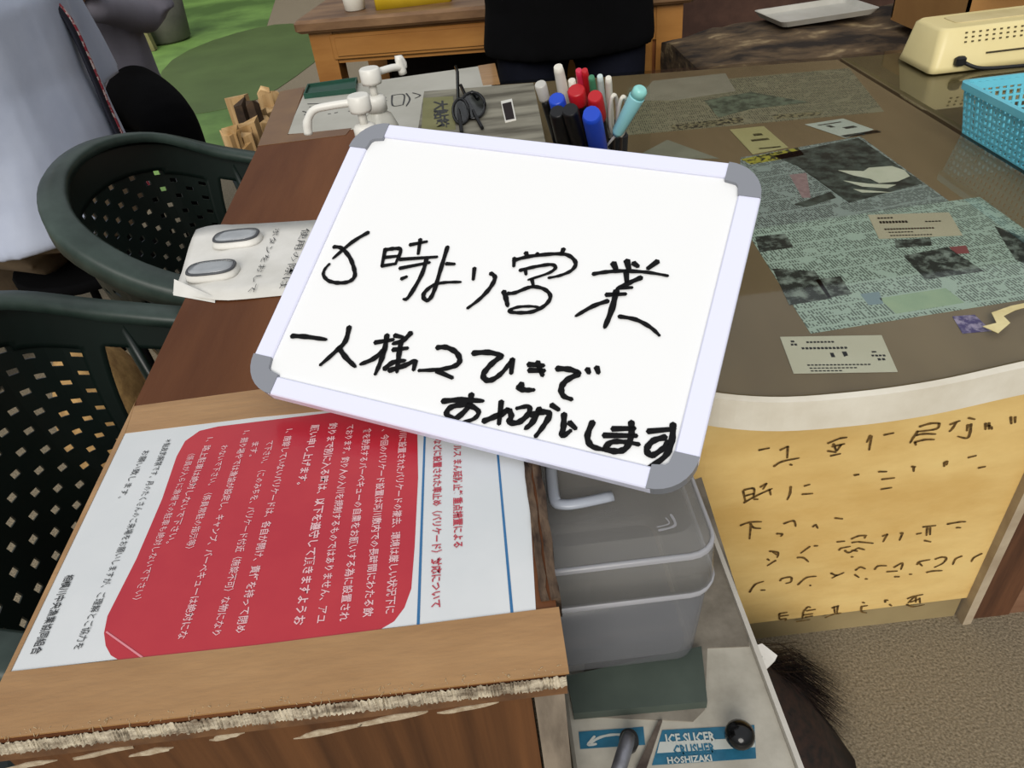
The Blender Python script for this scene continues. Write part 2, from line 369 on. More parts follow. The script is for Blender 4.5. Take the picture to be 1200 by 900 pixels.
# ================================================================== WHITEBOARD
import_tl = dict(TL=(424, 143), TR=(900, 197), BR=(818, 588), BL=(288, 455))
rv = {k: ray(*v)/FPX for k, v in import_tl.items()}
Mx = Matrix(((rv['TR'].x, -rv['BR'].x, rv['BL'].x), (rv['TR'].y, -rv['BR'].y, rv['BL'].y), (rv['TR'].z, -rv['BR'].z, rv['BL'].z)))
s_ = Mx.inverted() @ rv['TL']
a, b, d, e_ = rv['TL'], rv['TR']*s_[0], rv['BR']*s_[1], rv['BL']*s_[2]
WBW = .415
kk = WBW/((b-a).length)
TLp = CAM+a*kk; ex = (b-a).normalized(); ey = (a-e_); WBH = (e_-a).length*kk; ey = (ey-ex*ey.dot(ex)).normalized(); nz = ex.cross(ey)
WBO = TLp-ey*WBH                                   # bottom left
MW = Matrix(((ex.x, ey.x, nz.x, WBO.x), (ex.y, ey.y, nz.y, WBO.y), (ex.z, ey.z, nz.z, WBO.z), (0, 0, 0, 1)))
def onb(x, y):                                      # photo point on the board face, in world
    dd = ray(x, y); t = (WBO-CAM).dot(nz)/dd.dot(nz); return CAM+dd*t
wb = empty('whiteboard', tuple(WBO+ex*WBW/2), 'white framed whiteboard with grey corners and black handwriting, leaning across the table', 'whiteboard')
wbm = mat('whiteboard_face', 'eaebec', rough=.35, spec=.3); frm = mat('lavender_white_frame', 'e0e2f6', rough=.35); grc = mat('grey_plastic_corner', '83868e', rough=.45)
fw = .0195; D = -.012
MB().box((fw*.8, fw*.8, D), (WBW-fw*.8, WBH-fw*.8, -.0012), MW).build('face', wbm, wb)
def bar(x0, y0, x1, y1):
    return MB().box((x0, y0, D), (x1, y1, .0018), MW, bev=.0012)
bar(.03, 0, WBW-.03, fw*.92).build('frame_bar', frm, wb); bar(.03, WBH-fw*.82, WBW-.03, WBH).build('frame_bar', frm, wb)
bar(0, .03, fw, WBH-.03).build('frame_bar', frm, wb); bar(WBW-fw, .03, WBW, WBH-.03).build('frame_bar', frm, wb)
for sx_, sy_ in ((0, 0), (1, 0), (1, 1), (0, 1)):
    Rr = .034; P = [(Rr-Rr*math.cos(t), Rr-Rr*math.sin(t)) for t in [i*PI/2/8 for i in range(9)]]+[(.034, .0195), (.024, .0215), (.0215, .024), (.0195, .034)]
    P = [((WBW-p[0]) if sx_ else p[0], (WBH-p[1]) if sy_ else p[1]) for p in P]
    MB().prism(P, D-.001, .0028, MW).build('corner_cap', grc, wb)
# back stand leg (folded prop) so that it stands on the table
pA = MW @ Vector((.16, WBH*.72, D-.004)); pB = Vector((pA.x, pA.y+.05, T+.004))
MB().tube([pA, pB], .004, 8).build('prop_leg', grc, wb)
ink = mat('black_marker', '101012', rough=.7, spec=.15)
A4 = lambda P: [(300+x/4, 250+y/4) for x, y in P]; B4 = lambda P: [(550+x/4, 250+y/4) for x, y in P]; C3 = lambda P: [(500+x/3.4286, 400+y/3.4286) for x, y in P]
S1 = [(A4, 5.4, p) for p in [[(528, 88), (450, 135), (360, 212)], [(362, 157), (400, 163), (438, 205), (458, 255), (462, 295), (435, 320), (385, 326), (340, 316), (316, 290), (322, 262), (345, 236)],
 [(606, 165), (590, 246)], [(605, 172), (640, 166), (678, 172), (652, 240)], [(588, 247), (655, 236)], [(600, 207), (668, 200)], [(720, 148), (802, 132)], [(770, 120), (760, 192)], [(672, 216), (850, 204)],
 [(672, 258), (815, 230)], [(800, 212), (775, 290), (715, 392), (690, 402)], [(680, 308), (708, 296)],
 [(898, 155), (866, 260), (832, 370), (806, 407), (785, 395), (792, 368), (835, 335), (890, 324), (960, 322)], [(890, 236), (932, 238)],
 [(1024, 255), (1018, 312)], [(1098, 280), (1120, 300), (1100, 345), (1050, 400), (990, 446)]]]
S1 += [(B4, w, p) for w, p in [(5.2, [(211, 208), (208, 250)]), (6, [(264, 183), (272, 200)]), (5, [(318, 186), (320, 196)]), (6, [(442, 165), (432, 192)]),
 (5, [(205, 222), (280, 202), (400, 190), (462, 196), (498, 230), (482, 265), (430, 290), (370, 303)]), (4.6, [(235, 268), (300, 252), (380, 240), (404, 254), (372, 280), (275, 312)]), (5, [(262, 262), (266, 288)]),
 (5, [(292, 305), (300, 340)]), (6, [(160, 364), (172, 400), (180, 437)]), (4.8, [(178, 376), (215, 372), (290, 345), (350, 355), (380, 388), (358, 428), (300, 460), (230, 466), (185, 459), (225, 440), (290, 436), (330, 442)]),
 (8, [(674, 232), (688, 262)]), (8, [(738, 220), (748, 262)]), (7, [(768, 232), (792, 250)]), (7, [(884, 224), (835, 260)]), (5, [(578, 285), (640, 275), (720, 270), (830, 276), (932, 293)]), (7, [(735, 272), (738, 322)]), (6, [(808, 300), (740, 330), (690, 355)]), (5, [(700, 350), (765, 348)]),
 (6, [(640, 382), (735, 378)]), (7, [(690, 360), (668, 450), (634, 536)]), (5.4, [(652, 410), (580, 435), (498, 482)]), (5, [(700, 483), (780, 498), (850, 535), (892, 574)])]]
S2 = [(A4, 6.4, p) for p in [[(165, 575), (230, 578), (330, 592)], [(437, 530), (418, 600), (370, 650), (300, 712)], [(388, 630), (420, 675), (466, 720)],
 [(556, 606), (645, 592)], [(614, 568), (602, 640), (582, 700), (558, 756)], [(600, 640), (550, 682), (488, 708)], [(648, 572), (690, 582)], [(728, 558), (690, 595), (640, 612)], [(640, 640), (712, 632)], [(680, 600), (670, 660), (660, 746)], [(600, 732), (640, 700), (700, 690)],
 [(622, 738), (700, 712), (745, 688)], [(748, 690), (738, 736)], [(846, 630), (890, 628), (938, 652), (955, 690), (930, 716), (860, 732), (762, 737)], [(845, 738), (922, 772)]]]
S2 += [(B4, 6.8, p) for p in [[(15, 656), (90, 652), (158, 668)], [(152, 668), (100, 710), (66, 755), (78, 781), (112, 778), (160, 740), (202, 682)], [(202, 682), (196, 752)],
 [(275, 708), (350, 714)], [(278, 736), (354, 738)], [(318, 696), (344, 762)], [(250, 798), (232, 818), (262, 828), (304, 828)],
 [(408, 728), (470, 732), (520, 750)], [(516, 752), (460, 780), (432, 815), (440, 855), (482, 873)], [(552, 728), (562, 750)], [(596, 720), (606, 750)]]]
S3 = [(C3, 6.6, p) for p in [[(62, 241), (140, 235), (228, 240)], [(180, 210), (168, 262), (115, 310), (80, 292), (100, 264), (160, 255), (207, 280), (192, 310), (135, 330)],
 [(300, 240), (290, 334)], [(226, 322), (275, 302), (330, 272)], [(328, 272), (300, 300)], [(330, 275), (340, 300), (332, 325), (370, 325), (408, 292), (410, 262), (360, 270)],
 [(415, 296), (470, 284), (494, 296), (468, 342), (436, 384)], [(455, 268), (425, 325), (395, 352)], [(500, 255), (532, 276)], [(552, 290), (550, 340), (545, 380), (580, 358)], [(572, 325), (600, 352)],
 [(668, 322), (646, 380), (662, 420), (712, 436)], [(745, 352), (838, 350)], [(710, 378), (845, 380)], [(822, 322), (822, 380), (800, 430), (760, 442), (718, 430), (745, 405), (800, 405), (855, 415)],
 [(888, 362), (998, 352)], [(990, 330), (985, 400), (955, 465), (870, 520)], [(962, 385), (910, 400), (884, 435), (905, 458), (950, 430), (968, 400)]]]
for S in (S1, S2, S3):
    m_ = MB()
    for fn, w_, P in S: ribbon(m_, [onb(*q) for q in fn(P)], w_*.00079, nz, True, .0001)
    m_.build('handwriting', ink, wb)

# ================================================================== COUNTER (right)
glass_t = glassmat('counter_glass', 'f6f7f2', .03, 1.5)
ply = mat('counter_plywood', '6d5b45', '8a765c', rough=.6, scale=5, stretch=(1, .25, 1), lo=.3, hi=.7)
ct = empty('counter', (.4, 1.0, 0), 'curved glass-topped counter with white edge band and handwritten yellow front panel', 'counter')
frontc = spline([(.70, .545, 0), (.56, .51, 0), (.452, .496, 0), (.37, .485, 0), (.296, .483, 0), (.223, .490, 0), (.160, .515, 0), (.110, .56, 0), (.070, .64, 0), (.045, .75, 0), (.022, .95, 0)], 5)
frontc = [(p.x, p.y) for p in frontc]
outline = frontc+[(.022, 1.58), (.703, 1.475)]
def inset(P, d, cx=.45, cy=1.0):
    return [(x+(cx-x)/math.hypot(cx-x, cy-y)*d, y+(cy-y)/math.hypot(cx-x, cy-y)*d) for x, y in P]
MB().prism(inset(outline, .0075), T-.030, T-.0065).build('counter_board', ply, ct)
MB().prism(inset(outline, .0095), T-.005, T).build('glass_sheet', glass_t, ct)
# edge band
bandm = mat('white_edge_band', 'd2cab8', 'e2dccd', rough=.5, scale=15)
m_ = MB(); N = len(frontc); vs = []
for x, y in frontc: vs.append((x, y, T-.034))
for x, y in frontc: vs.append((x, y, T-.0005))
for x, y in inset(frontc, .007): vs.append((x, y, T+.0005))
for x, y in inset(frontc, .008): vs.append((x, y, T-.034))
m_.add(vs, [(i, N+i, N+i+1, i+1) for i in range(N-1)]+[(N+i, 2*N+i, 2*N+i+1, N+i+1) for i in range(N-1)]+[(3*N+i, i, i+1, 3*N+i+1) for i in range(N-1)], False)
o = m_.build('edge_band', bandm, ct)
# base with yellow front
YP = .69
yel = mat('yellow_varnished_board', 'd8b26c', 'ebcb86', rough=.22, scale=5, stretch=(1, 1, 2), lo=.35, hi=.65, coat=.5, bump=.35, bscale=18, c3='ecd28c')
basec = [(.692, YP), (.5, YP), (.35, YP), (.24, YP)]+[(p.x, p.y) for p in spline([(.20, YP+.004, 0), (.14, .735, 0), (.09, .80, 0), (.04, .95, 0)], 6)]
def wall(P, z0, z1, th, cx=.45, cy=1.2):
    Q = inset(P, th, cx, cy); n = len(P); m_ = MB()
    vs = [(x, y, z0) for x, y in P]+[(x, y, z1) for x, y in P]+[(x, y, z1) for x, y in Q]+[(x, y, z0) for x, y in Q]
    fs = []
    for k in range(4): fs += [(k*n+i, k*n+i+1, ((k+1) % 4)*n+i+1, ((k+1) % 4)*n+i) for i in range(n-1)]
    fs += [(0, n, 2*n, 3*n), (n-1, 4*n-1, 3*n-1, 2*n-1)]
    return m_.add(vs, fs)
wall(basec, .055, T-.03, .012).build('yellow_panel', yel, ct)
wall(inset(basec, .006), 0, .055, .012).build('skirting', mat('beige_skirting', '8d7c58', '9a8963', scale=6, rough=.6), ct)
MB().box((.692, YP-.014, 0), (.706, YP+.02, T-.03)).build('corner_trim', mat('pale_corner_trim', 'a08f78', 'b3a48c', scale=20, rough=.7), ct)
yink = mat('brown_faded_ink', '3a2a14', '7a5c2c', rough=.6, scale=200)
O1 = lambda P: [(830+x/6, 470+y/6) for x, y in P]; O2 = lambda P: [(1000+x/6, 460+y/6) for x, y in P]; O3 = lambda P: [(830+x/6, 610+y/6) for x, y in P]; O4 = lambda P: [(1000+x/6, 610+y/6) for x, y in P]
YS = [(O1, [[(505, 345), (560, 318)], [(560, 318), (555, 400)], [(460, 460), (520, 425), (640, 400)], [(575, 445), (590, 450)], [(355, 345), (430, 330)],
  [(840, 297), (925, 262)], [(925, 262), (975, 255)], [(880, 300), (900, 350)], [(870, 320), (960, 300)], [(935, 305), (905, 350)], [(840, 350), (900, 360)], [(860, 385), (930, 370)],
  [(245, 630), (262, 710)], [(250, 625), (320, 615), (318, 670)], [(265, 665), (318, 650)], [(250, 715), (340, 665), (450, 615)], [(365, 605), (410, 578)], [(410, 578), (385, 620)], [(430, 620), (440, 660)], [(320, 690), (350, 690)],
  [(580, 600), (575, 650), (555, 695)], [(675, 597), (715, 586)], [(660, 655), (735, 650)], [(1030, 522), (1060, 516)],
  [(225, 875), (290, 852), (375, 848)], [(295, 860), (320, 890), (370, 895)], [(530, 862), (600, 842), (615, 882)], [(735, 885), (755, 870), (770, 895)], [(890, 822), (945, 828)]]),
 (O2, [[(120, 300), (95, 350)], [(128, 305), (112, 405)], [(215, 298), (285, 284)], [(465, 240), (540, 218), (605, 215)], [(605, 215), (585, 255), (450, 275)], [(440, 300), (500, 290), (580, 292)], [(455, 270), (420, 320), (400, 355)], [(430, 350), (500, 332), (570, 330)], [(435, 350), (440, 370)],
  [(680, 225), (750, 198)], [(725, 205), (700, 250), (675, 275)], [(810, 178), (855, 188)], [(805, 225), (800, 270)], [(828, 220), (822, 280), (800, 320), (735, 308)], [(930, 215), (930, 260)], [(955, 212), (955, 258)], [(970, 240), (975, 258)], [(930, 235), (965, 232)], [(1108, 170), (1112, 220)], [(1138, 170), (1138, 212)],
  [(5, 580), (40, 575)], [(178, 556), (235, 556)], [(200, 610), (290, 600)], [(195, 680), (270, 668)], [(410, 520), (438, 522)], [(425, 525), (425, 555)], [(640, 490), (640, 520)], [(640, 492), (660, 485), (655, 510)], [(808, 457), (865, 443)], [(880, 530), (930, 520)]]),
 (O3, [[(300, 30), (290, 130)], [(480, 92), (520, 95), (510, 112)], [(430, 215), (490, 225), (485, 260)], [(455, 220), (480, 240)], [(475, 280), (415, 318)], [(415, 270), (430, 280)], [(715, 182), (650, 230)], [(625, 260), (670, 262), (705, 290)], [(745, 178), (770, 178)],
  [(1005, 130), (1060, 108), (1115, 105)], [(1010, 155), (1060, 148)], [(1060, 150), (1160, 160)], [(1105, 110), (1100, 125)], [(905, 150), (960, 145)], [(920, 210), (935, 195), (1000, 182)], [(960, 210), (990, 225), (1060, 190)], [(1010, 210), (1050, 215)], [(1060, 195), (1100, 205)], [(1005, 255), (1020, 256)],
  [(290, 505), (330, 450), (390, 428)], [(370, 490), (400, 488)], [(505, 425), (520, 408), (580, 398), (582, 430), (545, 442)], [(630, 452), (690, 402), (760, 392)], [(715, 455), (722, 458)],
  [(862, 370), (905, 385), (955, 365)], [(905, 385), (870, 405)], [(1035, 350), (1070, 328), (1105, 340)], [(1030, 380), (1060, 400)], [(1105, 410), (1120, 412)],
  [(500, 655), (555, 645)], [(500, 655), (500, 695)], [(510, 672), (565, 665)], [(505, 695), (545, 690), (540, 705)], [(670, 640), (700, 608), (720, 612)], [(690, 635), (755, 625)], [(665, 665), (735, 655)], [(668, 645), (662, 690)], [(680, 680), (735, 670)], [(620, 710), (715, 695)],
  [(870, 615), (918, 598)], [(885, 605), (890, 650)], [(912, 600), (905, 650)], [(820, 683), (870, 662), (935, 650)], [(1085, 575), (1100, 580)], [(1075, 605), (1120, 598)], [(1078, 605), (1078, 640), (1115, 648)]]),
 (O4, [[(205, 110), (240, 95)], [(240, 95), (210, 150)], [(330, 90), (345, 90), (325, 140)], [(445, 95), (480, 88)], [(490, 45), (580, 35)], [(520, 50), (515, 105)], [(540, 50), (540, 100)], [(500, 140), (545, 150)], [(660, 25), (750, 10), (790, 8)], [(725, 50), (755, 50)],
  [(150, 345), (175, 320), (235, 318)], [(235, 360), (310, 355)], [(285, 330), (345, 300), (335, 345)], [(290, 395), (325, 395)], [(395, 378), (412, 378)], [(450, 310), (465, 290), (540, 275)], [(460, 295), (485, 320)], [(575, 272), (620, 258), (655, 265), (630, 300), (570, 330)], [(515, 365), (560, 355), (625, 352)],
  [(765, 250), (720, 270), (700, 310)], [(905, 232), (850, 260), (830, 290)], [(225, 575), (225, 560), (245, 562)], [(255, 590), (270, 600)], [(380, 550), (420, 535), (490, 520)], [(430, 535), (385, 580)], [(400, 575), (470, 550)], [(440, 530), (440, 575)], [(465, 545), (470, 580)], [(375, 590), (420, 605), (500, 590)]])]
m_ = MB()
for fn, L in YS:
    for P in L: ribbon(m_, [atY(*q, YP-.0009) for q in fn(P)], .0036, (0, -1, 0), True, .0003)
tag(m_.build('handwriting', yink, ct), kind='stuff')
# neighbouring darker section
ct2 = empty('counter', (1.1, 1.0, 0), 'darker glass-topped counter section under the blue basket, beyond the seam', 'counter')
o2 = [(.707, .545), (1.6, .60), (1.6, 1.38), (.707, 1.474)]
MB().prism(o2, T-.03, T-.0065).build('counter_board', mat('dark_olive_ply', '55492f', '6d5f43', rough=.6, scale=3), ct2)
MB().prism([(.709, .547), (1.6, .602), (1.6, 1.378), (.709, 1.472)], T-.005, T).build('glass_sheet', glass_t, ct2)
brn = mat('dark_red_brown_wood', '3a2317', '63402a', rough=.6, scale=30, stretch=(1, 1, .1), bump=.3)
wd = mat('pinkish_wood', '6b4a36', '8c6850', rough=.6, scale=20, stretch=(.1, 1, 1))
MB().box((.708, YP-.005, 0), (.775, YP+.02, T-.03)).build('stile', brn, ct2)
MB().box((.775, YP-.003, .0), (1.6, YP+.02, .09)).build('bottom_rail', wd, ct2)
MB().box((.775, YP-.003, .56), (1.6, YP+.02, T-.03)).build('top_rail', wd, ct2)
MB().box((.775, YP+.01, .09), (1.6, YP+.018, .56)).build('recessed_panel', mat('grey_brown_panel', '4a3c30', '5f4e40', scale=12, rough=.7), ct2)
MB().box((.775, YP-.0, .09), (.83, YP+.012, .56)).build('inner_stile', wd, ct2)

# ------------------------------------------------------------------ things under the glass
ZP = T-.0064
def sheet(name, px, m, label, cat, z=ZP, th=.0003, group=None, pts=None):
    P = pts or [at(x, y, z) for x, y in px]; c = sum((Vector(p).to_3d() for p in P), Vector())/len(P)
    ang = math.atan2((Vector(P[1])-Vector(P[0])).y, (Vector(P[1])-Vector(P[0])).x)
    Mi = Matrix.Rotation(-ang, 4, 'Z') @ Matrix.Translation((-c.x, -c.y, 0))
    L = [Mi @ Vector((p[0], p[1], 0)) for p in P]
    o = MB().prism([(p.x, p.y) for p in L], 0, th).build(name, m)
    o.location = (c.x, c.y, z); o.rotation_euler.z = ang
    tag(o, label, cat, group); o['_a'] = ang; return o
def onsheet(o, px, m, name, dz=.0004, th=.0001):
    Mi = (Matrix.Translation(o.location) @ Matrix.Rotation(o.rotation_euler.z, 4, 'Z')).inverted()
    L = [Mi @ at(x, y, o.location.z) for x, y in px]
    c = MB().prism([(p.x, p.y) for p in L], dz-.0001, dz+th).build(name, m); c.parent = o; return c
photom = mat('newspaper_photo', '1c2423', '8a9694', rough=.6, scale=70, lo=.46, hi=.66)
photod = mat('dark_photo', '1d2422', '55605e', rough=.6, scale=50, lo=.4, hi=.66)
teal = mat('green_tint_print', '93ad97', 'a3b8a0', rough=.6, scale=30)
n1 = sheet('newspaper', [(950, 391), (1246, 344), (1230, 290), (1148, 231), (874, 270)], newsprint('newsprint_green', 'a9bcb8', '25322f', .0032, .034, dark=.75), 'pale green newspaper page under the glass, nearest one with cream card on it', 'newspaper')
for px in ([(838+22, 319), (905, 315), (955, 318), (975, 350), (925, 358)][1:], [(955, 328), (985, 324), (998, 345), (970, 349)], [(1058, 300), (1110, 290), (1153, 318), (1085, 328)], [(1048, 282), (1090, 279), (1092, 288), (1050, 291)], [(1165, 265), (1205, 280), (1225, 320), (1190, 305)], [(885, 278), (920, 274), (930, 290), (890, 296)]):
    onsheet(n1, px, photom, 'printed_photo')
onsheet(n1, [(1030, 350), (1108, 338), (1130, 355), (1050, 368)], teal, 'green_advert'); onsheet(n1, [(1008, 345), (1030, 342), (1035, 356), (1018, 358)], mat('blue_grey_print', '7f95a5'), 'blue_advert')
onsheet(n1, [(1112, 290), (1132, 288), (1136, 297), (1120, 298)], mat('small_red_print', '8c4a50'), 'red_mark')
n2 = sheet('newspaper', [(862, 282), (1112, 236), (1008, 160), (868, 185)], newsprint('newsprint_grey', '93a0a3', '1c2023', .0030, .036, dark=.85), 'grey newspaper page with big dark picture under the glass, middle one', 'newspaper', z=ZP-.0003)
n2.location.z = ZP-.0001
onsheet(n2, [(905, 183), (1006, 162), (1082, 215), (995, 238), (935, 195)], photod, 'dark_picture')
onsheet(n2, [(930, 240), (973, 225), (980, 232), (945, 243)], photod, 'small_picture')
wc = mat('pale_picture_area', 'c9cbbf', 'd5d6cc', scale=30, rough=.6)
onsheet(n2, [(1018, 197), (1045, 195), (1060, 200), (1066, 207), (1052, 213), (1030, 215), (1020, 210), (1000, 206), (982, 200), (1012, 201)], wc, 'white_bird_shape', dz=.0006)
onsheet(n2, [(988, 212), (1020, 216), (1050, 217), (1040, 221), (1010, 219)], wc, 'white_bird_shape', dz=.0006)
onsheet(n2, [(1000, 222), (1045, 226), (1010, 226)], wc, 'white_bird_shape', dz=.0006)
onsheet(n2, [(868, 187), (935, 173), (943, 182), (880, 193)], mat('yellow_black_print', '2a2d1c', 'a9a23c', scale=130, lo=.45, hi=.5), 'yellow_headline')
onsheet(n2, [(925, 205), (945, 203), (950, 232), (940, 232)], mat('faded_pink_print', '8c7079', 'a28a90', scale=120), 'pink_headline')
n3 = sheet('newspaper', [(722, 160), (1036, 131), (995, 80), (737, 103)], newsprint('newsprint_old', '8b8673', '3b392e', .0036, .03, dark=.75), 'faded brownish newspaper spread under the glass along the back edge', 'newspaper', z=ZP-.0003)
n3.location.z = ZP-.0001
onsheet(n3, [(825, 118), (880, 108), (948, 120), (880, 128), (842, 138)], mat('grey_green_photo', '454d43', '6f7a6c', scale=45, lo=.4, hi=.6), 'printed_photo')
onsheet(n3, [(765, 95), (850, 86), (862, 107), (790, 118), (745, 118)], mat('pale_lavender_print', '8d887e', '9a958b', scale=20), 'pale_panel')
onsheet(n3, [(785, 147), (870, 137), (872, 144), (790, 153)], mat('bold_print_blobs', '2b2a24', '8b8368', scale=150, lo=.45, hi=.55), 'headline_print')
onsheet(n3, [(905, 135), (962, 131), (962, 135), (908, 140)], mat('bold_print_blobs2', '2b2a24', '8b8368', scale=160, lo=.42, hi=.52), 'headline_print')
def card(px, base, label, ins, group='business cards under the glass'):
    o = sheet('business_card', px, base, label, 'card', z=ZP+.0006)
    W_ = Vector(at(*px[1], ZP))-Vector(at(*px[0], ZP)); H_ = Vector(at(*px[3], ZP))-Vector(at(*px[0], ZP)); P0 = Vector(at(*px[0], ZP+.0011))
    for (u, v, L, h, mm) in ins:
        m_ = MB(); n = max(1, int(L/.035)); random.seed(int(u*1000+v*100))
        for i in range(n):
            a = P0+W_*(u+i*L/n)+H_*v; b = P0+W_*(u+(i+.72)*L/n)+H_*v
            m_.add([a-H_*h*.5, b-H_*h*.5, b+H_*h*.5*random.uniform(.5, 1), a+H_*h*.5], [(0, 1, 2, 3), (3, 2, 1, 0)])
        c = m_.build('card_print', mm); c.parent = o; c.matrix_parent_inverse = (Matrix.Translation(o.location) @ Matrix.Rotation(o.rotation_euler.z, 4, 'Z')).inverted()
    return o
ki = mat('card_grey_ink', '4a4844', rough=.6); ri = mat('card_red_ink', 'a0605a', rough=.6)
card([(914, 395), (1033, 393), (1052, 436), (930, 438)], mat('white_card', 'c8c3b5', 'd0ccc0', scale=9, rough=.4), 'white business card with small drawing at its right, nearest the counter edge', [(.09, .13, .05, .05, ki), (.08, .22, .07, .06, ki), (.24, .16, .28, .05, ki), (.17, .33, .45, .06, ki), (.42, .52, .05, .12, ki), (.54, .5, .06, .14, ki), (.82, .45, .06, .04, ki), (.80, .55, .14, .05, ki), (.84, .65, .08, .06, ki), (.16, .78, .6, .035, ki), (.17, .86, .45, .03, ki), (.17, .93, .3, .03, ki)])
card([(1017, 252), (1112, 249), (1128, 276), (1030, 280)], mat('cream_card', 'b9b1a0', 'c2baa9', scale=9, rough=.4), 'cream business card lying on the pale green newspaper', [(.1, .15, .2, .06, ki), (.1, .33, .35, .1, ki), (.65, .35, .2, .05, ki), (.12, .62, .6, .06, ri), (.15, .75, .3, .04, ki), (.15, .88, .5, .04, ki)])
card([(855, 152), (895, 148), (924, 173), (882, 181)], mat('yellowish_card', 'aea77b', 'b8b187', scale=9, rough=.4), 'yellowish business card beside the top corner of the whiteboard', [(.5, .3, .25, .09, ki), (.3, .5, .5, .08, ki), (.3, .82, .6, .05, ki)])
card([(943, 146), (988, 139), (1024, 152), (991, 162)], mat('pale_blue_card', 'b9c1c0', 'c5cbc9', scale=9, rough=.4), 'small white and blue business card beside the back newspaper', [(.3, .3, .12, .14, ki), (.5, .5, .3, .12, ki), (.05, .9, .9, .14, mat('card_blue_ink', '4f8fae')), (.2, .15, .6, .05, ri)])
o = sheet('photo_scrap', [(1116, 371), (1142, 369), (1162, 388), (1128, 391)], mat('purple_flower_print', '3f2f78', 'a99cc4', scale=90, lo=.45, hi=.6), 'small purple flower picture at the right counter edge', 'picture', z=ZP+.0003)
o = sheet('paper_scrap', [(752, 180), (782, 164), (843, 186), (800, 186)], mat('grey_scrap', '7f7f75', '8e8e84', scale=20), 'grey paper scrap under glass just behind the whiteboard top edge', 'paper', z=ZP+.0003)
m_ = MB(); P = [at(x, y, T+.0008) for x, y in [(1152, 382), (1168, 378), (1162, 366), (1185, 358), (1215, 352), (1215, 356), (1190, 363), (1176, 370), (1184, 378), (1170, 390)]]
tag(m_.prism([tuple(p[:2]) for p in P], T+.0001, T+.0006).build('painted_reflection', mat('cream_reflection', 'cdbb84', 'e0d29c', scale=40, rough=.35)), 'cream painted reflection on the glass beside the purple picture', 'reflection')  # flat cream shape painted as a reflection of yellow things in the glass

# ================================================================== CREAM DEVICE, BASKET, BOX, LOG
cream = mat('cream_plastic', 'd9c88e', 'e2d39c', rough=.4, scale=5)
Xd, Yd = (at(1200, 76, T)-at(1092, 89, T)).normalized(), None; Yd = Vector((0, 0, 1)).cross(Xd); O_ = at(1092, 89, T)
MD = Matrix(((Xd.x, Yd.x, 0, O_.x), (Xd.y, Yd.y, 0, O_.y), (0, 0, 1, T), (0, 0, 0, 1)))
dv = empty('appliance', (O_.x+.18, O_.y+.06, T), 'cream plastic appliance with vent holes and black cord, at the back right of the counter', 'appliance')
Ld = .44
def rr(x0, x1, y0, y1, z, r=.012, n=4):
    out = []
    for cx, cy, a0 in ((x1-r, y0+r, -PI/2), (x1-r, y1-r, 0), (x0+r, y1-r, PI/2), (x0+r, y0+r, PI)):
        out += [(cx+r*math.cos(a0+i*PI/2/n), cy+r*math.sin(a0+i*PI/2/n), z) for i in range(n+1)]
    return out
MB().loft([rr(-.004, Ld, 0, .12, .002), rr(0, Ld, .002, .12, .012), rr(.010, Ld-.01, .016, .115, .064, .014), rr(.016, Ld-.016, .022, .110, .069, .014)], MD).build('housing', cream, dv)
holem = mat('dark_hole', '5b5034', rough=.9)
hm = MB()
for r in range(3):
    for i in range(26):
        x = .05+.012*i; z = .046+.007*r; y = .002+.014*(z-.012)/.052
        hm.box((x, y-.0012, z), (x+.004, y+.004, z+.0022), MD)
tag(hm.build('vent_holes', holem, dv), kind='stuff')
MB().box((.09, .0035, .026), (.36, .012, .028), MD).build('slot', mat('slot_dark', '3a3220'), dv)
MB().loft([rr(.05, Ld-.05, .045, .095, .0688, .01), rr(.052, Ld-.052, .047, .093, .0705, .01)], MD).build('top_panel', mat('cream_worn', 'b9a876', 'cdbd8c', scale=12), dv)
blk = mat('black_rubber', '101012', rough=.5)
MB().box((.034, -.008, .012), (.052, .004, .028), MD, bev=.003).build('plug', blk, dv)
MB().tube(spline([MD @ Vector(p) for p in ((.05, -.006, .017), (.075, -.014, .008), (.13, -.02, .006), (.2, -.018, .0045), (.28, -.012, .004), (.36, -.02, .004))], 5), .0032, 8).build('cord', blk, dv)
# basket
bas = mat('sky_blue_plastic', '63b9cc', '74c6d6', rough=.35, scale=6)
x0, x1, y0, y1, bz, h = .695, .948, .66, 1.028, T+.0005, .068
bk = empty('basket', ((x0+x1)/2, (y0+y1)/2, T), 'light blue plastic lattice basket on the counter at the right', 'basket')
def bwall(p, q, out, name):
    """lattice wall between p and q (bottom), leaning outwards"""
    p, q, out = Vector(p), Vector(q), Vector(out); L = (q-p).length; d = (q-p).normalized(); m_ = MB()
    nc = int(L/.0095); nr = 7
    def P(u, v, w): return p+d*(u*L+(u-.5)*2*v*.010)+out*(v*.010+w)+Vector((0, 0, v*h))
    def slab(u0, u1, v0, v1, t=.0012):
        m_.add([P(u0, v0, -t), P(u1, v0, -t), P(u1, v1, -t), P(u0, v1, -t), P(u0, v0, t), P(u1, v0, t), P(u1, v1, t), P(u0, v1, t)], [(3, 2, 1, 0), (4, 5, 6, 7), (0, 1, 5, 4), (1, 2, 6, 5), (2, 3, 7, 6), (3, 0, 4, 7)])
    for i in range(nc+1):
        u = i/nc; slab(max(0, u-.22/nc), min(1, u+.22/nc), 0, 1, .0010)
    for j in range(nr+1):
        v = j/nr*.92; slab(0, 1, max(0, v-.012 if j else 0), v+.026, .0013)
    slab(0, 1, .86, 1, .0015)
    return m_.build(name, bas, bk)
bwall((x0, y1, bz), (x0, y0, bz), (-1, 0, 0), 'side_wall'); bwall((x0, y0, bz), (x1, y0, bz), (0, -1, 0), 'side_wall')
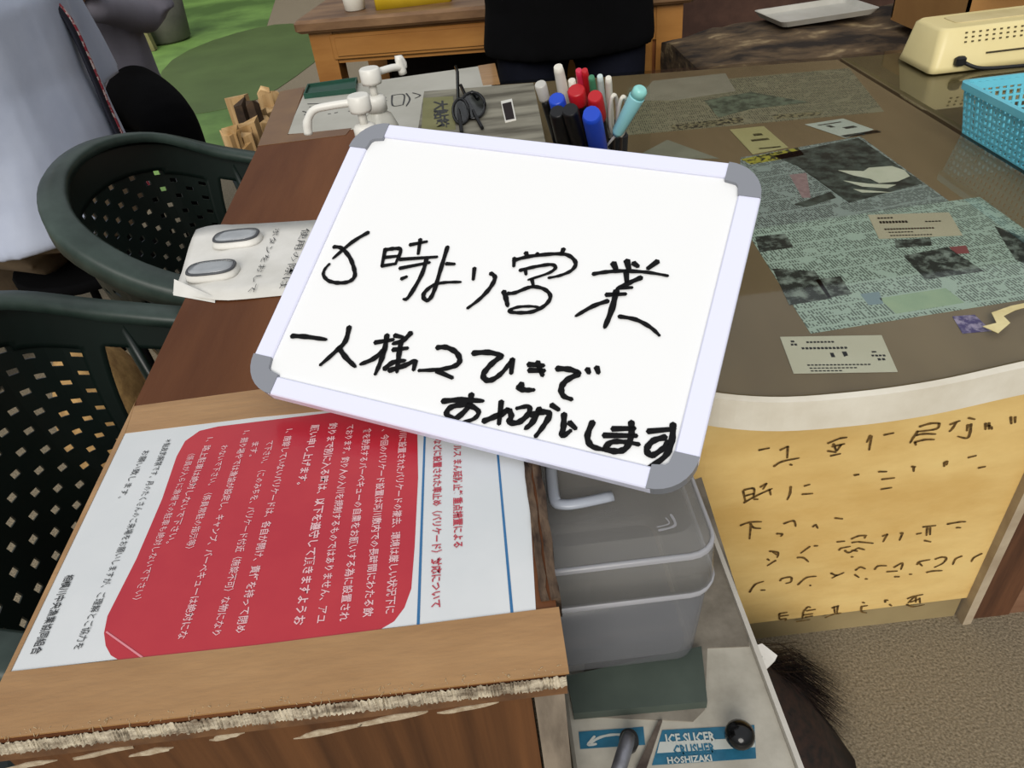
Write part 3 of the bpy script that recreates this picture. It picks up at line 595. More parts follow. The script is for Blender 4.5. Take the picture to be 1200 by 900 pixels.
bwall((x1, y0, bz), (x1, y1, bz), (1, 0, 0), 'side_wall'); bwall((x1, y1, bz), (x0, y1, bz), (0, 1, 0), 'side_wall')
m_ = MB(); e = .010; R0 = rr(x0-e-.006, x1+e+.006, y0-e-.006, y1+e+.006, bz+h-.006, .012); R1 = rr(x0-e-.006, x1+e+.006, y0-e-.006, y1+e+.006, bz+h+.003, .012); R2 = rr(x0-e, x1+e, y0-e, y1+e, bz+h+.004, .01); R3 = rr(x0-e+.001, x1+e-.001, y0-e+.001, y1+e-.001, bz+h-.006, .01)
m_.loft([R0, R1, R2, R3, R0], cap=False, smooth=False).build('rim', bas, bk)
m_ = MB()
for i in range(20): xx = x0+(x1-x0)*i/19; m_.box((xx-.0014, y0, bz), (xx+.0014, y1, bz+.0024))
for i in range(27): yy = y0+(y1-y0)*i/26; m_.box((x0, yy-.0018, bz), (x1, yy+.0018, bz+.002))
m_.build('base_grid', bas, bk)
# log bench
logm = mat('aged_log_wood', '20170f', '5e4c36', rough=.85, scale=14, stretch=(.5, 1, 2.5), lo=.38, hi=.58, bump=1, bscale=30, c3='a08c69')
lb = empty('log_bench', (1.0, 1.8, 0), 'thick weathered log slab bench behind the counter', 'bench')
rings = []
for i in range(61):
    t = i/60; x = .50+1.6*t; y = 1.62+.06*math.sin(t*4)+.10*t; r = []
    for k in range(28):
        a = 2*PI*k/28; q = noise.noise(Vector((x*5, math.cos(a)*1.5, math.sin(a)*1.5)))
        ry, rz = (.24, .075); q += .5*noise.noise(Vector((x*22, math.cos(a)*5, math.sin(a)*6))); r.append((x, y+.22+ry*math.copysign(abs(math.cos(a))**.6, math.cos(a))*(1+.08*q), .565+rz*math.copysign(abs(math.sin(a))**.55, math.sin(a))*(1+.18*q)))
    rings.append(r)
MB().loft(rings).build('slab', logm, lb)
for x in (.7, 1.85): MB().lathe([(.09, 0), (.085, .2), (.095, .51)], Matrix.Translation((x, 1.88, 0)), 12).build('stump_leg', logm, lb)
ty = empty('serving_tray', (.83, 1.87, .64), 'whitish metal tray on the log bench', 'tray')
Mt = Matrix.Translation((.87, 1.99, .656)) @ Matrix.Rotation(.12, 4, 'Z') @ Matrix.Diagonal((.78, .7, 1, 1))
MB().loft([rr(-.15, .15, -.10, .10, 0, .02), rr(-.16, .16, -.11, .11, .012, .02), rr(-.165, .165, -.115, .115, .012, .02), rr(-.152, .152, -.102, .102, -.002, .02)], Mt, smooth=False).build('tray_body', mat('pale_metal', 'a9a79e', 'bab8b0', scale=8, rough=.4), ty)
cbm = mat('cardboard', '9a6f3e', 'ad8049', rough=.85, scale=4)
cb = empty('cardboard_box', (1.2, 1.58, .62), 'open brown cardboard box behind the cream appliance', 'box')
a, b = (1.00, 1.57), (1.62, 1.86)
for p, q in (((a[0], a[1]), (b[0], a[1]+.005)), ((a[0], b[1]-.005), (b[0], b[1])), ((a[0], a[1]), (a[0]+.005, b[1])), ((b[0]-.005, a[1]), (b[0], b[1]))):
    MB().box((p[0], p[1], .66), (q[0], q[1], .85)).build('side', cbm, cb)
MB().box((a[0], a[1], .655), (b[0], b[1], .66)).build('bottom', cbm, cb)
MB().add([(a[0], a[1], .85), (b[0], a[1], .85), (b[0], a[1]-.10, .82), (a[0]+.03, a[1]-.10, .82), (a[0], a[1], .846), (b[0], a[1], .846), (b[0], a[1]-.10, .816), (a[0]+.03, a[1]-.10, .816)], [(0, 3, 2, 1), (4, 5, 6, 7), (0, 1, 5, 4), (1, 2, 6, 5), (2, 3, 7, 6), (3, 0, 4, 7)]).build('flap', cbm, cb)

# ================================================================== BIN + ICE MACHINE
ZM = .49
bodyw = mat('dirty_white_enamel', '8f897c', 'b5b0a3', rough=.5, scale=14, lo=.3, hi=.6, bump=.1)
grime = mat('grimy_grey_top', '6a6358', '8f887c', rough=.7, scale=30, lo=.3, hi=.7)
im = empty('ice_machine', (.11, .35, 0), 'dirty white ice slicer crusher machine with blue labels beside the table', 'machine')
MB().box((.013, .15, .02), (.196, .62, ZM), bev=.003).build('body', bodyw, im)
MB().prism(pxpoly([(878, 758), (866, 700), (822, 560), (700, 600), (680, 840), (812, 846), (826, 832), (829, 760)], ZM), ZM, ZM+.0012).build('top_plate', grime, im)
m_ = MB(); m_.box((.194, .16, ZM-.02), (.1985, .62, ZM+.006)); m_.build('side_lip', mat('pale_lip', 'bdb8ae', 'cbc7be', scale=20, rough=.4), im)
gs = pxpoly([(664, 792), (822, 757), (829, 822), (672, 836)], ZM+.012)
MB().prism(gs, ZM+.0012, ZM+.012).build('green_plate', mat('dark_green_grey', '3c453f', '4a544c', rough=.5, scale=10), im)
bl = mat('label_blue', '1f5a74', '2a6a86', rough=.45, scale=60); lw = mat('label_white', 'b9bdb7', rough=.5)
def LQ(px, m, name, dz): return MB().prism(pxpoly(px, ZM), ZM+dz, ZM+dz+.0004).build(name, m, im)
LQ([(776, 856), (884, 850), (886, 889), (764, 897)], bl, 'name_label', .0002); LQ([(773, 870), (884, 865), (885, 876), (770, 883)], lw, 'label_stripe', .0005)
for s, xa, ya, xb, m2, h in (("ICE SLICER", 780, 866, 838, lw, .0095), ("CRUSHER", 789, 879, 838, bl, .0095), ("HOSHIZAKI  BC-1", 782, 891, 834, lw, .006)):
    p, q = at(xa, ya, ZM+.001), at(xb, ya-(xb-xa)*.06, ZM+.001); X = q-p
    text_mesh('label_lettering', s.split('  ')[0], m2, p, X, Vector((0, 0, 1)).cross(X), X.length, h*1.25, im, .03, lift=.0003)
LQ([(678, 858), (754, 852), (756, 873), (680, 878)], bl, 'arrow_label', .0002)
m_ = MB(); ribbon(m_, [at(x, y, ZM+.0006) for x, y in ((692, 871), (704, 864), (722, 861), (745, 863))], .0022, (0, 0, 1), False, .0003); ribbon(m_, [at(x, y, ZM+.0006) for x, y in ((697, 863), (689, 873), (699, 872))], .002, (0, 0, 1), False, .0004); m_.build('arrow_print', lw, im)
kp = at(866, 866, ZM+.008)
MB().lathe([(.006, -.008), (.0065, -.002), (.0105, .001), (.0125, .006), (.0118, .011), (.008, .0155), (.003, .0172), (.0005, .0174)], Matrix.Translation((kp.x, kp.y, ZM+.008)), 20).build('black_knob', mat('glossy_black', '0a0a0b', rough=.15), im)
p, q = at(737, 862, ZM+.02), at(722, 912, ZM+.03)
MB().tube([p, p.lerp(q, .15), q], [.0055, .0062, .0062], 12).build('lever', mat('worn_steel', '77777c', '93939a', metal=.8, rough=.4, scale=50), im)
MB().lathe([(.007, -.004), (.0085, .004), (.0075, .012), (.004, .016)], Matrix.Translation((p.x, p.y, ZM+.006)), 14).build('lever_cap', mat('black_cap', '1c1c1e', rough=.5), im)
m_ = MB(); P = pxpoly([(771, 848), (776, 846), (757, 903), (744, 906)], ZM); m_.prism(P, ZM, ZM+.004); m_.build('slot_guard', mat('dark_slot', '3b302a', '6a5f54', scale=40), im)
# bin
pf = plasticmat('clear_bin_plastic', '7f8084', .5, .25); pl = plasticmat('frosted_lid_plastic', '95938f', .38, .22); pr = plasticmat('bright_rim_plastic', 'b4b4b9', .6, .2)
bn = empty('storage_bin', (.08, .45, ZM+.012), 'clear plastic storage bin with lid on the ice machine', 'bin')
BX0, BX1, BY0, BY1, BZ0, BZ1 = -.028, .140, .374, .545, ZM+.0125, .612
def ring(x0, x1, y0, y1, z, r): return rr(x0, x1, y0, y1, z, r, 5)
MB().loft([ring(BX0+.003, BX1-.003, BY0+.002, BY1-.008, BZ0, .016), ring(BX0, BX1, BY0, BY1, BZ0+.006, .02), ring(BX0-.003, BX1+.006, BY0-.006, BY1+.006, BZ1, .022), ring(BX0-.001, BX1+.004, BY0-.004, BY1+.004, BZ1, .02), ring(BX0+.002, BX1-.002, BY0+.002, BY1-.002, BZ0+.011, .018)], cap=False).build('tub', pf, bn)
MB().loft([ring(BX0+.008, BX1-.008, BY0+.008, BY1-.008, BZ0, .016), ring(BX0+.008, BX1-.008, BY0+.008, BY1-.008, BZ0+.0015, .016)]).build('tub_base', pf, bn)
MB().loft([ring(BX0-.004, BX1+.009, BY0-.009, BY1+.009, BZ1-.004, .024), ring(BX0-.004, BX1+.010, BY0-.010, BY1+.010, BZ1+.002, .024), ring(BX0-.002, BX1+.007, BY0-.007, BY1+.007, BZ1+.002, .022), ring(BX0-.002, BX1+.007, BY0-.007, BY1+.007, BZ1-.004, .022), ring(BX0-.004, BX1+.009, BY0-.009, BY1+.009, BZ1-.004, .024)], cap=False).build('tub_rim', pr, bn)
MB().loft([ring(BX0-.003, BX1+.009, BY0-.009, BY1+.009, BZ1+.0025, .024), ring(BX0-.001, BX1+.007, BY0-.007, BY1+.007, BZ1+.046, .024), ring(BX0+.004, BX1+.002, BY0-.002, BY1+.002, BZ1+.048, .022), ring(BX0+.01, BX1-.006, BY0+.010, BY1-.01, BZ1+.048, .018), ring(BX0+.012, BX1-.008, BY0+.013, BY1-.012, BZ1+.052, .016)]).build('lid', pl, bn)
MB().loft([ring(BX0-.003, BX1+.0075, BY0-.0078, BY1+.0075, BZ1+.0435, .024), ring(BX0-.003, BX1+.0075, BY0-.0078, BY1+.0075, BZ1+.047, .024), ring(BX0+.0, BX1+.005, BY0-.005, BY1+.005, BZ1+.0485, .022), ring(BX0+.001, BX1+.004, BY0-.004, BY1+.004, BZ1+.0445, .022), ring(BX0-.003, BX1+.0075, BY0-.0078, BY1+.0075, BZ1+.0435, .024)], cap=False).build('lid_rim', pr, bn)
zt = BZ1+.0522
m_ = MB(); ribbon(m_, [at(772, 622, zt), at(791, 616, zt), at(786, 603, zt)], .0022, (0, 0, 1), False, .0004); ribbon(m_, [at(770, 618, zt), at(784, 614, zt), at(780, 607, zt)], .0012, (0, 0, 1), False, .0004); m_.build('moulded_mark', pr, bn)
hp = [at(640, 545, zt+.010), at(644, 585, zt+.010), at(654, 592, zt+.010), at(675, 590, zt+.010), at(712, 582, zt+.008)]
MB().tube(spline([(p.x+.004, p.y, p.z) for p in hp], 4), .0052, 8, flat=.7, up=(0, 0, 1)).build('carry_handle', plasticmat('frosted_handle', 'aab0bb', .9, .3), bn)
# broom
bm = mat('dark_palm_fibre', '120b08', '2e1c14', rough=.8, scale=80)
B0 = Vector((.235, .545, .20))
br = empty('hand_broom', (B0.x, B0.y, 0), 'dark palm-fibre broom with splayed bristles behind the ice machine', 'broom')
random.seed(21); fm = MB()
for k in range(2600):
    a = random.random(); s_ = random.random()
    tip = Vector((.245+.23*a+random.uniform(-.02, .03), .33+.265*a**1.3+random.uniform(-.035, .02), .004+.07*random.random()*random.random()))
    tip = B0.lerp(tip, random.uniform(.75, 1.0)); st = B0+Vector((random.uniform(-.02, .02), random.uniform(-.03, .025), random.uniform(-.02, .02)))
    mid = st.lerp(tip, .5)+Vector((0, 0, .03+random.uniform(-.02, .02))); w_ = random.uniform(.0006, .0012); s2 = Vector((w_, -w_*.5, 0))
    fm.add([st-s2, st+s2, mid-s2, mid+s2, tip], [(0, 1, 3, 2), (2, 3, 4)])
tag(fm.build('bristles', bm, br), kind='stuff')
MB().loft([[B0+Vector((.03*math.cos(t), .03*math.sin(t), .03)) for t in [i*PI/6 for i in range(12)]], [B0+Vector((.042+.075*math.cos(t), -.05+.085*math.sin(t), -.06)) for t in [i*PI/6 for i in range(12)]], [B0+Vector((.085+.09*math.cos(t), -.08+.10*math.sin(t), -.15)) for t in [i*PI/6 for i in range(12)]]]).build('bristle_core', bm, br)
MB().tube([B0+Vector((0, 0, .0)), Vector((.225, .58, .25)), Vector((.222, .628, .28))], [.016, .011, .010], 10).build('handle', mat('bamboo', '8a7444', 'a08a55', scale=10), br)
lp = [at(883, 757, .235), at(893, 754, .235), at(911, 768, .225), at(908, 774, .22), at(884, 798, .215)]
m_ = MB(); m_.add([tuple(p) for p in lp]+[tuple(p-Vector((0, 0, .002))) for p in lp], [(4, 3, 2, 1, 0), (0, 1, 2, 3, 4)][:1]+[(5, 6, 7, 8, 9)]+[(i, (i+1) % 5, 5+(i+1) % 5, 5+i) for i in range(5)]); tagm = m_.build('paper_tag', wp, br)
m_ = MB(); [ribbon(m_, [at(887+i*3, 764+i*2+i, .2335-.003*i), at(886+i*3, 786-i*4, .222)], .0012, (0, 0, 1), False, .002) for i in range(4)]; m_.build('tag_print', mat('tag_grey_ink', '8f8f8f'), br)

# ================================================================== FAR END OF TABLE
n4 = empty('notice_sheet', tuple(at(380, 140)), 'laminated sheet with brush lettering at the far end of the table', 'notice')
MB().prism(pxpoly([(336, 157), (357, 108), (430, 96), (572, 76), (578, 92), (560, 170), (420, 151)], Z1), T+.0001, Z1).build('paper', mat('pale_grey_sheet', 'a9a79c', 'b7b5ab', rough=.4, scale=8), n4)
for px in ([(302, 171), (328, 107), (357, 102), (337, 158), (412, 150), (405, 158)], [(560, 77), (580, 74), (586, 98), (566, 100)]):
    MB().prism(pxpoly(px, Z1+.0003), T+.0001, Z1+.0004).build('tape_strip', mat('brown_tape2', '6f5038', '80603f', rough=.35, scale=10) if px[0][0] < 400 else tape, n4)
m_ = MB(); Q6 = lambda P: [(320+x/6.667, 60+y/6.667) for x, y in P]
for P in ([(930, 345), (935, 425), (1015, 418)], [(930, 345), (1022, 340), (1015, 420)], [(1040, 330), (1068, 375), (1040, 430)], [(1090, 325), (1150, 345), (1108, 368)], [(865, 365), (885, 362)], [(865, 390), (890, 385)],
          [(270, 412), (400, 408), (520, 400)], [(285, 436), (370, 432)], [(232, 470), (262, 480), (245, 500)], [(430, 490), (450, 488)], [(480, 482), (505, 478)], [(590, 470), (620, 464)]):
    ribbon(m_, [at(*q, Z1+.0005) for q in Q6(P)], .0032, (0, 0, 1), True, .0003)
tag(m_.build('brush_writing', blki, n4), kind='stuff')
gr = mat('dark_green_plastic', '0f3b2c', '154838', rough=.4, scale=10)
gn = empty('tray', tuple(at(388, 105)), 'small dark green plastic tray at the far left table corner', 'tray')
P = pxpoly([(356, 113), (361, 101), (419, 93), (417, 106)], T+.006); MB().prism(P, T+.0008, T+.006).build('tray_base', gr, gn)
cgx = sum(p[0] for p in P)/4; cgy = sum(p[1] for p in P)/4
for i in range(4):
    a, b = P[i], P[(i+1) % 4]; ia, ib = [(p[0]+(cgx-p[0])*.06, p[1]+(cgy-p[1])*.1) for p in (a, b)]
    MB().prism([a, b, ib, ia], T+.006, T+.011).build('tray_rim', gr, gn)
# pump bottles
wpl = mat('white_pump_plastic', 'dedcd4', 'e4e2db', rough=.35, scale=5); btl = plasticmat('milky_bottle', 'cfcdc2', .82, .3)
def pump(px_head, zh, nd, curve, label):
    p = at(*px_head, zh); b = empty('pump_bottle', (p.x, p.y, T+.0007), label, 'bottle', 'white pump bottles at the far end of the table'); hN = zh-(T+.0007)
    L = lambda z: z
    MB().lathe([(.024, 0), (.027, .006), (.027, hN-.075), (.020, hN-.058), (.013, hN-.052), (.013, hN-.046)], Matrix.Identity(4), 20).build('bottle_body', btl, b, keep=False)
    MB().lathe([(.0155, hN-.050), (.0155, hN-.032), (.012, hN-.029), (.006, hN-.028)], Matrix.Identity(4), 20).build('screw_collar', wpl, b, keep=False)
    MB().lathe([(.0058, hN-.03), (.0058, hN-.006)], Matrix.Identity(4), 12).build('pump_stem', wpl, b, keep=False)
    MB().lathe([(.014, hN-.012), (.0152, hN-.008), (.0152, hN+.008), (.013, hN+.010)], Matrix.Identity(4), 20).build('pump_head', wpl, b, keep=False)
    d = Vector((nd[0], nd[1], 0)).normalized(); o_ = Vector((0, 0, hN+.001))
    MB().tube(spline([o_+d*.01, o_+d*.04+Vector((0, 0, -.001)), o_+d*.062+Vector((0, 0, -.004)), o_+d*curve[0]+Vector((0, 0, curve[1])), o_+d*(curve[0]+.003)+Vector((0, 0, curve[2]))], 4), [.0052]*12+[.0062]*5, 10).build('nozzle', wpl, b, keep=False)
    return b
pump((421, 120), .845, (-1, .0), (.074, -.018, -.034), 'white pump bottle with its nozzle pointing left, nearer one')
pump((434, 88), .850, (.75, .66), (.055, .010, -.014), 'white pump bottle with its nozzle pointing right, farther one')
# grey marbled box + spectacles + gadget
mar = mat('grey_grained_print', '565246', '8f8b7c', rough=.6, scale=9, stretch=(.5, 2.6, 1), lo=.38, hi=.6, detail=10)
zb = .765
gb = empty('box', (0, 1.13, T), 'flat box with grey driftwood print at the far end, carrying spectacles', 'box')
P = [at(x, y, zb) for x, y in ((486, 175), (642, 180), (625, 97), (497, 107))]
MB().prism([tuple(p[:2]) for p in P], T+.0012, zb).build('box_body', mar, gb)
MB().prism(pxpoly([(494, 152), (496, 115), (531, 113), (534, 152)], zb), zb, zb+.0006).build('olive_label', mat('olive_label', '6e6c45', '7b7950', scale=20), gb)
a, b = at(516, 118, zb+.0008), at(518, 150, zb+.0008); X = b-a
text_mesh('label_lettering', "大鮎釣", blki, a, X, Vector((0, 0, 1)).cross(X), X.length, .024, gb, .03)
MB().prism(pxpoly([(587, 120), (600, 117), (605, 141), (592, 144)], zb), zb, zb+.002).build('white_frame', wpl, gb); MB().prism(pxpoly([(588.5, 122), (599, 119.5), (603, 139), (593, 141)], zb+.002), zb+.002, zb+.0026).build('dark_window', mat('dark_maroon', '1b0f10'), gb)
bf = mat('black_frame', '0c0c0d', rough=.25)
sp = empty('spectacles', tuple(at(550, 130, zb)), 'folded black spectacles lying on the grey printed box', 'spectacles')
def oval(c, rx, ry, n=18, tilt=0): return [Vector((c.x+rx*math.cos(t+tilt), c.y+ry*math.sin(t+tilt), c.z+.010+.008*math.sin(t))) for t in [i*2*PI/n for i in range(n)]]
lens = glassmat('dark_lens', '8a8f92', .05, 1.6)
for px, rx, ry in (((555, 131), .019, .040), ((541, 138), .012, .036)):
    c = at(*px, zb); O = oval(c, rx, ry); MB().tube(O+[O[0]], .0024, 8).build('lens_rim', bf, sp); MB().add([tuple(v) for v in O], [tuple(range(len(O)))]).build('lens', lens, sp)
MB().tube([at(547, 112, zb+.012), at(553, 108, zb+.016), at(560, 116, zb+.012)], .003, 8).build('bridge', bf, sp)
MB().tube([at(541, 155, zb+.006), at(537, 125, zb+.010), at(536, 84, zb+.02), at(534, 78, zb+.02)], .0028, 8).build('temple_arm', bf, sp)
MB().tube([at(565, 150, zb+.004), at(548, 118, zb+.006), at(540, 100, zb+.014)], .0028, 8).build('temple_arm', bf, sp)
# pen cup
PC = Vector((.165, 1.02, T))
pc = empty('pen_cup', tuple(PC), 'dark pen pot full of markers behind the whiteboard', 'pot')
MB().loft([rr(-.057, .029, -.035, .035, .0005, .008), rr(-.060, .032, -.038, .038, .070, .008), rr(-.057, .029, -.035, .035, .070, .008), rr(-.054, .026, -.033, .033, .004, .008)], Matrix.Translation(PC), smooth=False).build('pot', mat('dark_plastic_pot', '1b1b1d', rough=.5), pc)
def pen(name, label, cat, base, tip_px, tz, segs, kind='pen'):
    """base in the pot, tip seen at tip_px at height tz; segs = (fraction0, fraction1, r0, r1, material, partname)"""
    tp = at(*tip_px, tz); b0 = Vector(base); e = empty(name, tuple(b0), label, cat, 'pens and markers in the pot')
    for f0, f1, r0, r1, mm, pn in segs:
        MB().tube([b0.lerp(tp, f0), b0.lerp(tp, f0+(f1-f0)*.12), b0.lerp(tp, f1-(f1-f0)*.08), b0.lerp(tp, f1)], [r0*.95, r0, r1, r1*.85], 12).build(pn, mm, e)
    return e
B_ = lambda dx, dy: (PC.x+dx, PC.y+dy, T+.006)
black_p = mat('black_plastic', '0d0d0f', rough=.35); blue_p = mat('blue_plastic', '1437a8', '1a45bd', rough=.35, scale=9); red_p = mat('red_plastic', 'b01a22', rough=.35)
silver = mat('silver_plastic', 'b8b6b0', rough=.25); white_p = mat('ivory_plastic', 'd6d2c6', rough=.35); pinkred = mat('pink_red_plastic', 'c22a48', rough=.3); greenp = mat('green_plastic', '3f7d5c', rough=.4); cyan = mat('pale_cyan_plastic', '86c4cc', '95d0d6', rough=.25, scale=9); orange = mat('orange_plastic', 'b3682f', rough=.4)
pen('marker_pen', 'thick blue-capped marker, its round blue end nearest the viewer', 'marker', B_(.0, -.026), (693, 133), .842, [(0, .5, .010, .0105, blue_p, 'barrel'), (.5, 1, .0118, .0118, blue_p, 'cap')])
pen('marker_pen', 'black marker standing leftmost in front of the pen pot', 'marker', B_(-.045, -.026), (653, 130), .835, [(0, .6, .009, .009, black_p, 'barrel'), (.6, 1, .0105, .0105, black_p, 'cap')])
pen('marker_pen', 'black marker right behind the thick blue one', 'marker', B_(-.022, -.026), (668, 128), .84, [(0, .6, .009, .009, black_p, 'barrel'), (.6, 1, .0105, .0105, black_p, 'cap')])
pen('marker_pen', 'marker with a short blue cap, left in the pot', 'marker', B_(-.035, -.004), (652, 115), .845, [(0, .85, .009, .009, black_p, 'barrel'), (.85, 1, .0105, .0105, blue_p, 'cap')])
pen('marker_pen', 'marker with a wide red cap in the middle of the pot', 'marker', B_(-.012, .0), (675, 105), .85, [(0, .86, .009, .009, black_p, 'barrel'), (.86, 1, .0115, .0115, red_p, 'cap')])
pen('marker_pen', 'marker with a red cap just behind the thick blue one', 'marker', B_(.008, -.006), (697, 112), .85, [(0, .75, .009, .009, black_p, 'barrel'), (.75, 1, .0105, .0095, red_p, 'cap')])
pen('ballpoint_pen', 'silver-ended pen at the left of the pot', 'pen', B_(-.05, .008), (633, 98), .855, [(0, .85, .005, .006, black_p, 'barrel'), (.85, 1, .0075, .008, silver, 'push_end')])
pen('tool_handle', 'white scissor-like handle with a dark rivet rising from the pot', 'handle', B_(-.03, .018), (654, 78), .875, [(0, .55, .005, .006, black_p, 'barrel'), (.55, 1, .0085, .0065, white_p, 'white_end')])
pen('ballpoint_pen', 'short ivory pen end between the white handle and the red pens', 'pen', B_(-.018, .014), (670, 94), .855, [(0, 1, .005, .0055, white_p, 'barrel')])
pen('ballpoint_pen', 'pinkish-red pen, left of the pair', 'pen', B_(-.006, .02), (678, 82), .87, [(0, .5, .004, .0045, white_p, 'barrel'), (.5, 1, .005, .0045, pinkred, 'clip_end')])
pen('ballpoint_pen', 'pinkish-red pen, right of the pair', 'pen', B_(.001, .024), (685, 82), .87, [(0, .5, .004, .0045, white_p, 'barrel'), (.5, 1, .005, .0045, red_p, 'clip_end')])
pen('ballpoint_pen', 'green pen with orange lower barrel', 'pen', B_(.008, .014), (693, 90), .865, [(0, .7, .004, .0045, orange, 'barrel'), (.7, 1, .005, .0042, greenp, 'clip_end')])
pen('ballpoint_pen', 'pale translucent pen beside the green one', 'pen', B_(.012, .018), (703, 89), .865, [(0, .5, .004, .0045, white_p, 'barrel'), (.5, 1, .0055, .004, mat('pale_blue_white', 'bccac8', rough=.3), 'clip_end')])
pen('ballpoint_pen', 'slim ivory pen, tallest of the ivory ones', 'pen', B_(.018, .01), (713, 91), .865, [(0, .5, .0035, .004, white_p, 'barrel'), (.5, 1, .0048, .0042, white_p, 'clip_end')])
for k, (bx, by, px) in enumerate(((.016, -.006, (719, 110)), (.022, -.018, (730, 112)))):
    e = pen('spoon_handle', ['ivory loop-ended handle, left of two', 'ivory loop-ended handle, right of two'][k], 'handle', B_(bx, by), px, .85, [(0, .55, .0022, .0022, mat('dark_wire', '3c3228'), 'shaft')])
    tp = at(*px, .85); b0 = Vector(B_(bx, by)); d = (tp-b0).normalized(); sd_ = d.cross(Vector((0, -.7, .7))).normalized(); c = b0.lerp(tp, .77); Lh = (tp-b0).length*.22
    O = [c+d*Lh*math.cos(t)+sd_*.0062*math.sin(t) for t in [i*2*PI/16 for i in range(16)]]
    MB().tube(O+[O[0]], .0024, 8).build('loop', white_p, e)
p0, p1 = at(712, 175, .80), at(753, 100, .835)
e = empty('craft_tool', (PC.x+.022, PC.y-.028, T+.006), 'pale cyan tool with a thin metal tip leaning out at the right of the pot', 'tool', 'pens and markers in the pot')
p1 = at(752, 103, .86); b1 = at(722, 158, .80)
MB().tube([Vector((PC.x+.022, PC.y-.028, T+.03)), at(710, 172, .775), b1], [.0015, .0015, .0018], 8).build('metal_tip', silver, e)
MB().tube([b1, b1.lerp(p1, .08), b1.lerp(p1, .8), b1.lerp(p1, .83)], [.005, .0075, .0098, .0098], 14).build('grip', cyan, e); MB().tube([b1.lerp(p1, .83), b1.lerp(p1, .96), p1], [.0092, .0088, .006], 14).build('cap', mat('pale_cyan_cap', '8fd0cb', rough=.25), e)

# ================================================================== DESK
hon = mat('honey_wood', '8a5a28', 'ac7a3e', rough=.4, scale=7, stretch=(.3, 1, 2), coat=.3, lo=.3, hi=.7); top_w = mat('worn_desk_top', '5f432c', '8a6a4a', rough=.45, scale=16, stretch=(.3, 1, 1))
dk = empty('writing_desk', (.0, 2.6, 0), 'honey-coloured wooden desk with a drawer and worn top edge behind the table', 'desk')
DZ = .72; A_ = at(342, 26, DZ); B2 = at(580, 6, DZ); Xv = (B2-A_).normalized(); Yv = Vector((0, 0, 1)).cross(Xv)
MDk = Matrix(((Xv.x, Yv.x, 0, A_.x), (Xv.y, Yv.y, 0, A_.y), (0, 0, 1, 0), (0, 0, 0, 1))); LW = 1.12
def dbox(a, b, bev=0): return MB().box(a, b, MDk, bev)
dbox((0, 0, DZ-.035), (LW, .62, DZ), .008).build('desktop', top_w, dk)
dbox((.03, .03, DZ-.125), (LW-.03, .05, DZ-.035)).build('apron', hon, dk)
dbox((.09, .022, DZ-.115), (.62, .03, DZ-.045), .003).build('drawer_front', hon, dk); dbox((.105, .018, DZ-.105), (.605, .022, DZ-.055), .0015).build('drawer_panel', hon, dk)
for x in (.03, .65, LW-.10): dbox((x, .025, 0), (x+.07, .09, DZ-.035)).build('leg', hon, dk)
dbox((.03, .53, 0), (.10, .6, DZ-.035)).build('leg', hon, dk)
dbox((.72, .04, .1), (LW-.10, .58, DZ-.035)).build('pedestal', mat('darker_honey', '6b3a12', '8a5220', scale=8), dk)
for k, (z0, z1) in enumerate(((.12, .28), (.30, .46), (.48, .66))):
    d_ = dbox((.73, .024, z0), (LW-.11, .042, z1), .004); o = d_.build('drawer', hon, dk); MB().tube([MDk @ Vector((.83, .02, (z0+z1)/2)), MDk @ Vector((.83, .0, (z0+z1)/2))], .012, 10).build('knob', mat('brass', '8a6a2f', metal=.7, rough=.4), o).location = (0, 0, 0)
dbox((.10, .56, .12), (.7, .58, .6)).build('back_panel', mat('dark_back_panel', '1e1610', rough=.9), dk)
cp = empty('cup', tuple(MDk @ Vector((.16, .10, DZ))), 'pale cup on the left end of the desk', 'cup'); MB().lathe([(.026, 0), (.03, .003), (.034, .07), (.032, .07), (.028, .005)], n=20).build('cup_body', white_p, cp, keep=False)
fb = MDk @ Vector((.33, .13, DZ)); fo = MB(); fo.loft([rr(-.11, .11, -.05, .05, 0, .01), rr(-.11, .11, -.05, .05, .045, .012), rr(-.10, .10, -.045, .045, .05, .012)]); o = fo.build('food_container', mat('yellow_tub', 'b99a1c', 'c9aa2c', scale=8, rough=.4)); o.location = fb; tag(o, 'yellow flat tub on the desk beside the pale cup', 'tub')
# clutter under the desk
o = MB().box((0, 0, 0), (.34, .04, .42), Matrix.Translation((-.33, 2.75, 0)) @ Matrix.Rotation(.05, 4, 'Z')).build('stone_slab', mat('pale_stone', '7d7462', 'a29a86', scale=12, rough=.8, bump=.3)); tag(o, 'pale stone slab leaning under the desk', 'slab')
o = MB().tube(spline([(-.02, 2.42, .10), (.05, 2.36, .30), (-.08, 2.40, .46)], 5), .03, 12).build('yellow_hose', mat('yellow_hose', 'a3861c', 'b99c2c', scale=8, rough=.4)); tag(o, 'thick yellow hose under the desk', 'hose')
def lump(name, c, r, m, label, cat, seed):
    m_ = MB(); n = 16; rings = []
    for i in range(9):
        th = PI*(i+.25)/8.5; rings.append([(r[0]*math.sin(th)*math.cos(t)*(1+.25*noise.noise(Vector((seed+math.cos(t)*2, math.sin(t)*2, th*2)))), r[1]*math.sin(th)*math.sin(t)*(1+.2*noise.noise(Vector((seed+math.cos(t)*2, math.sin(t)*2, th)))), r[2]*(1-math.cos(th))) for t in [2*PI*k/n for k in range(n)]])
    o = m_.loft(rings).build(name, m); o.location = c; tag(o, label, cat); return o
lump('plastic_bag', (-.15, 2.56, 0), (.16, .12, .2), mat('black_bag', '0b0b0c', '17171a', rough=.3, scale=10), 'crumpled black plastic bag under the desk', 'bag', 3)
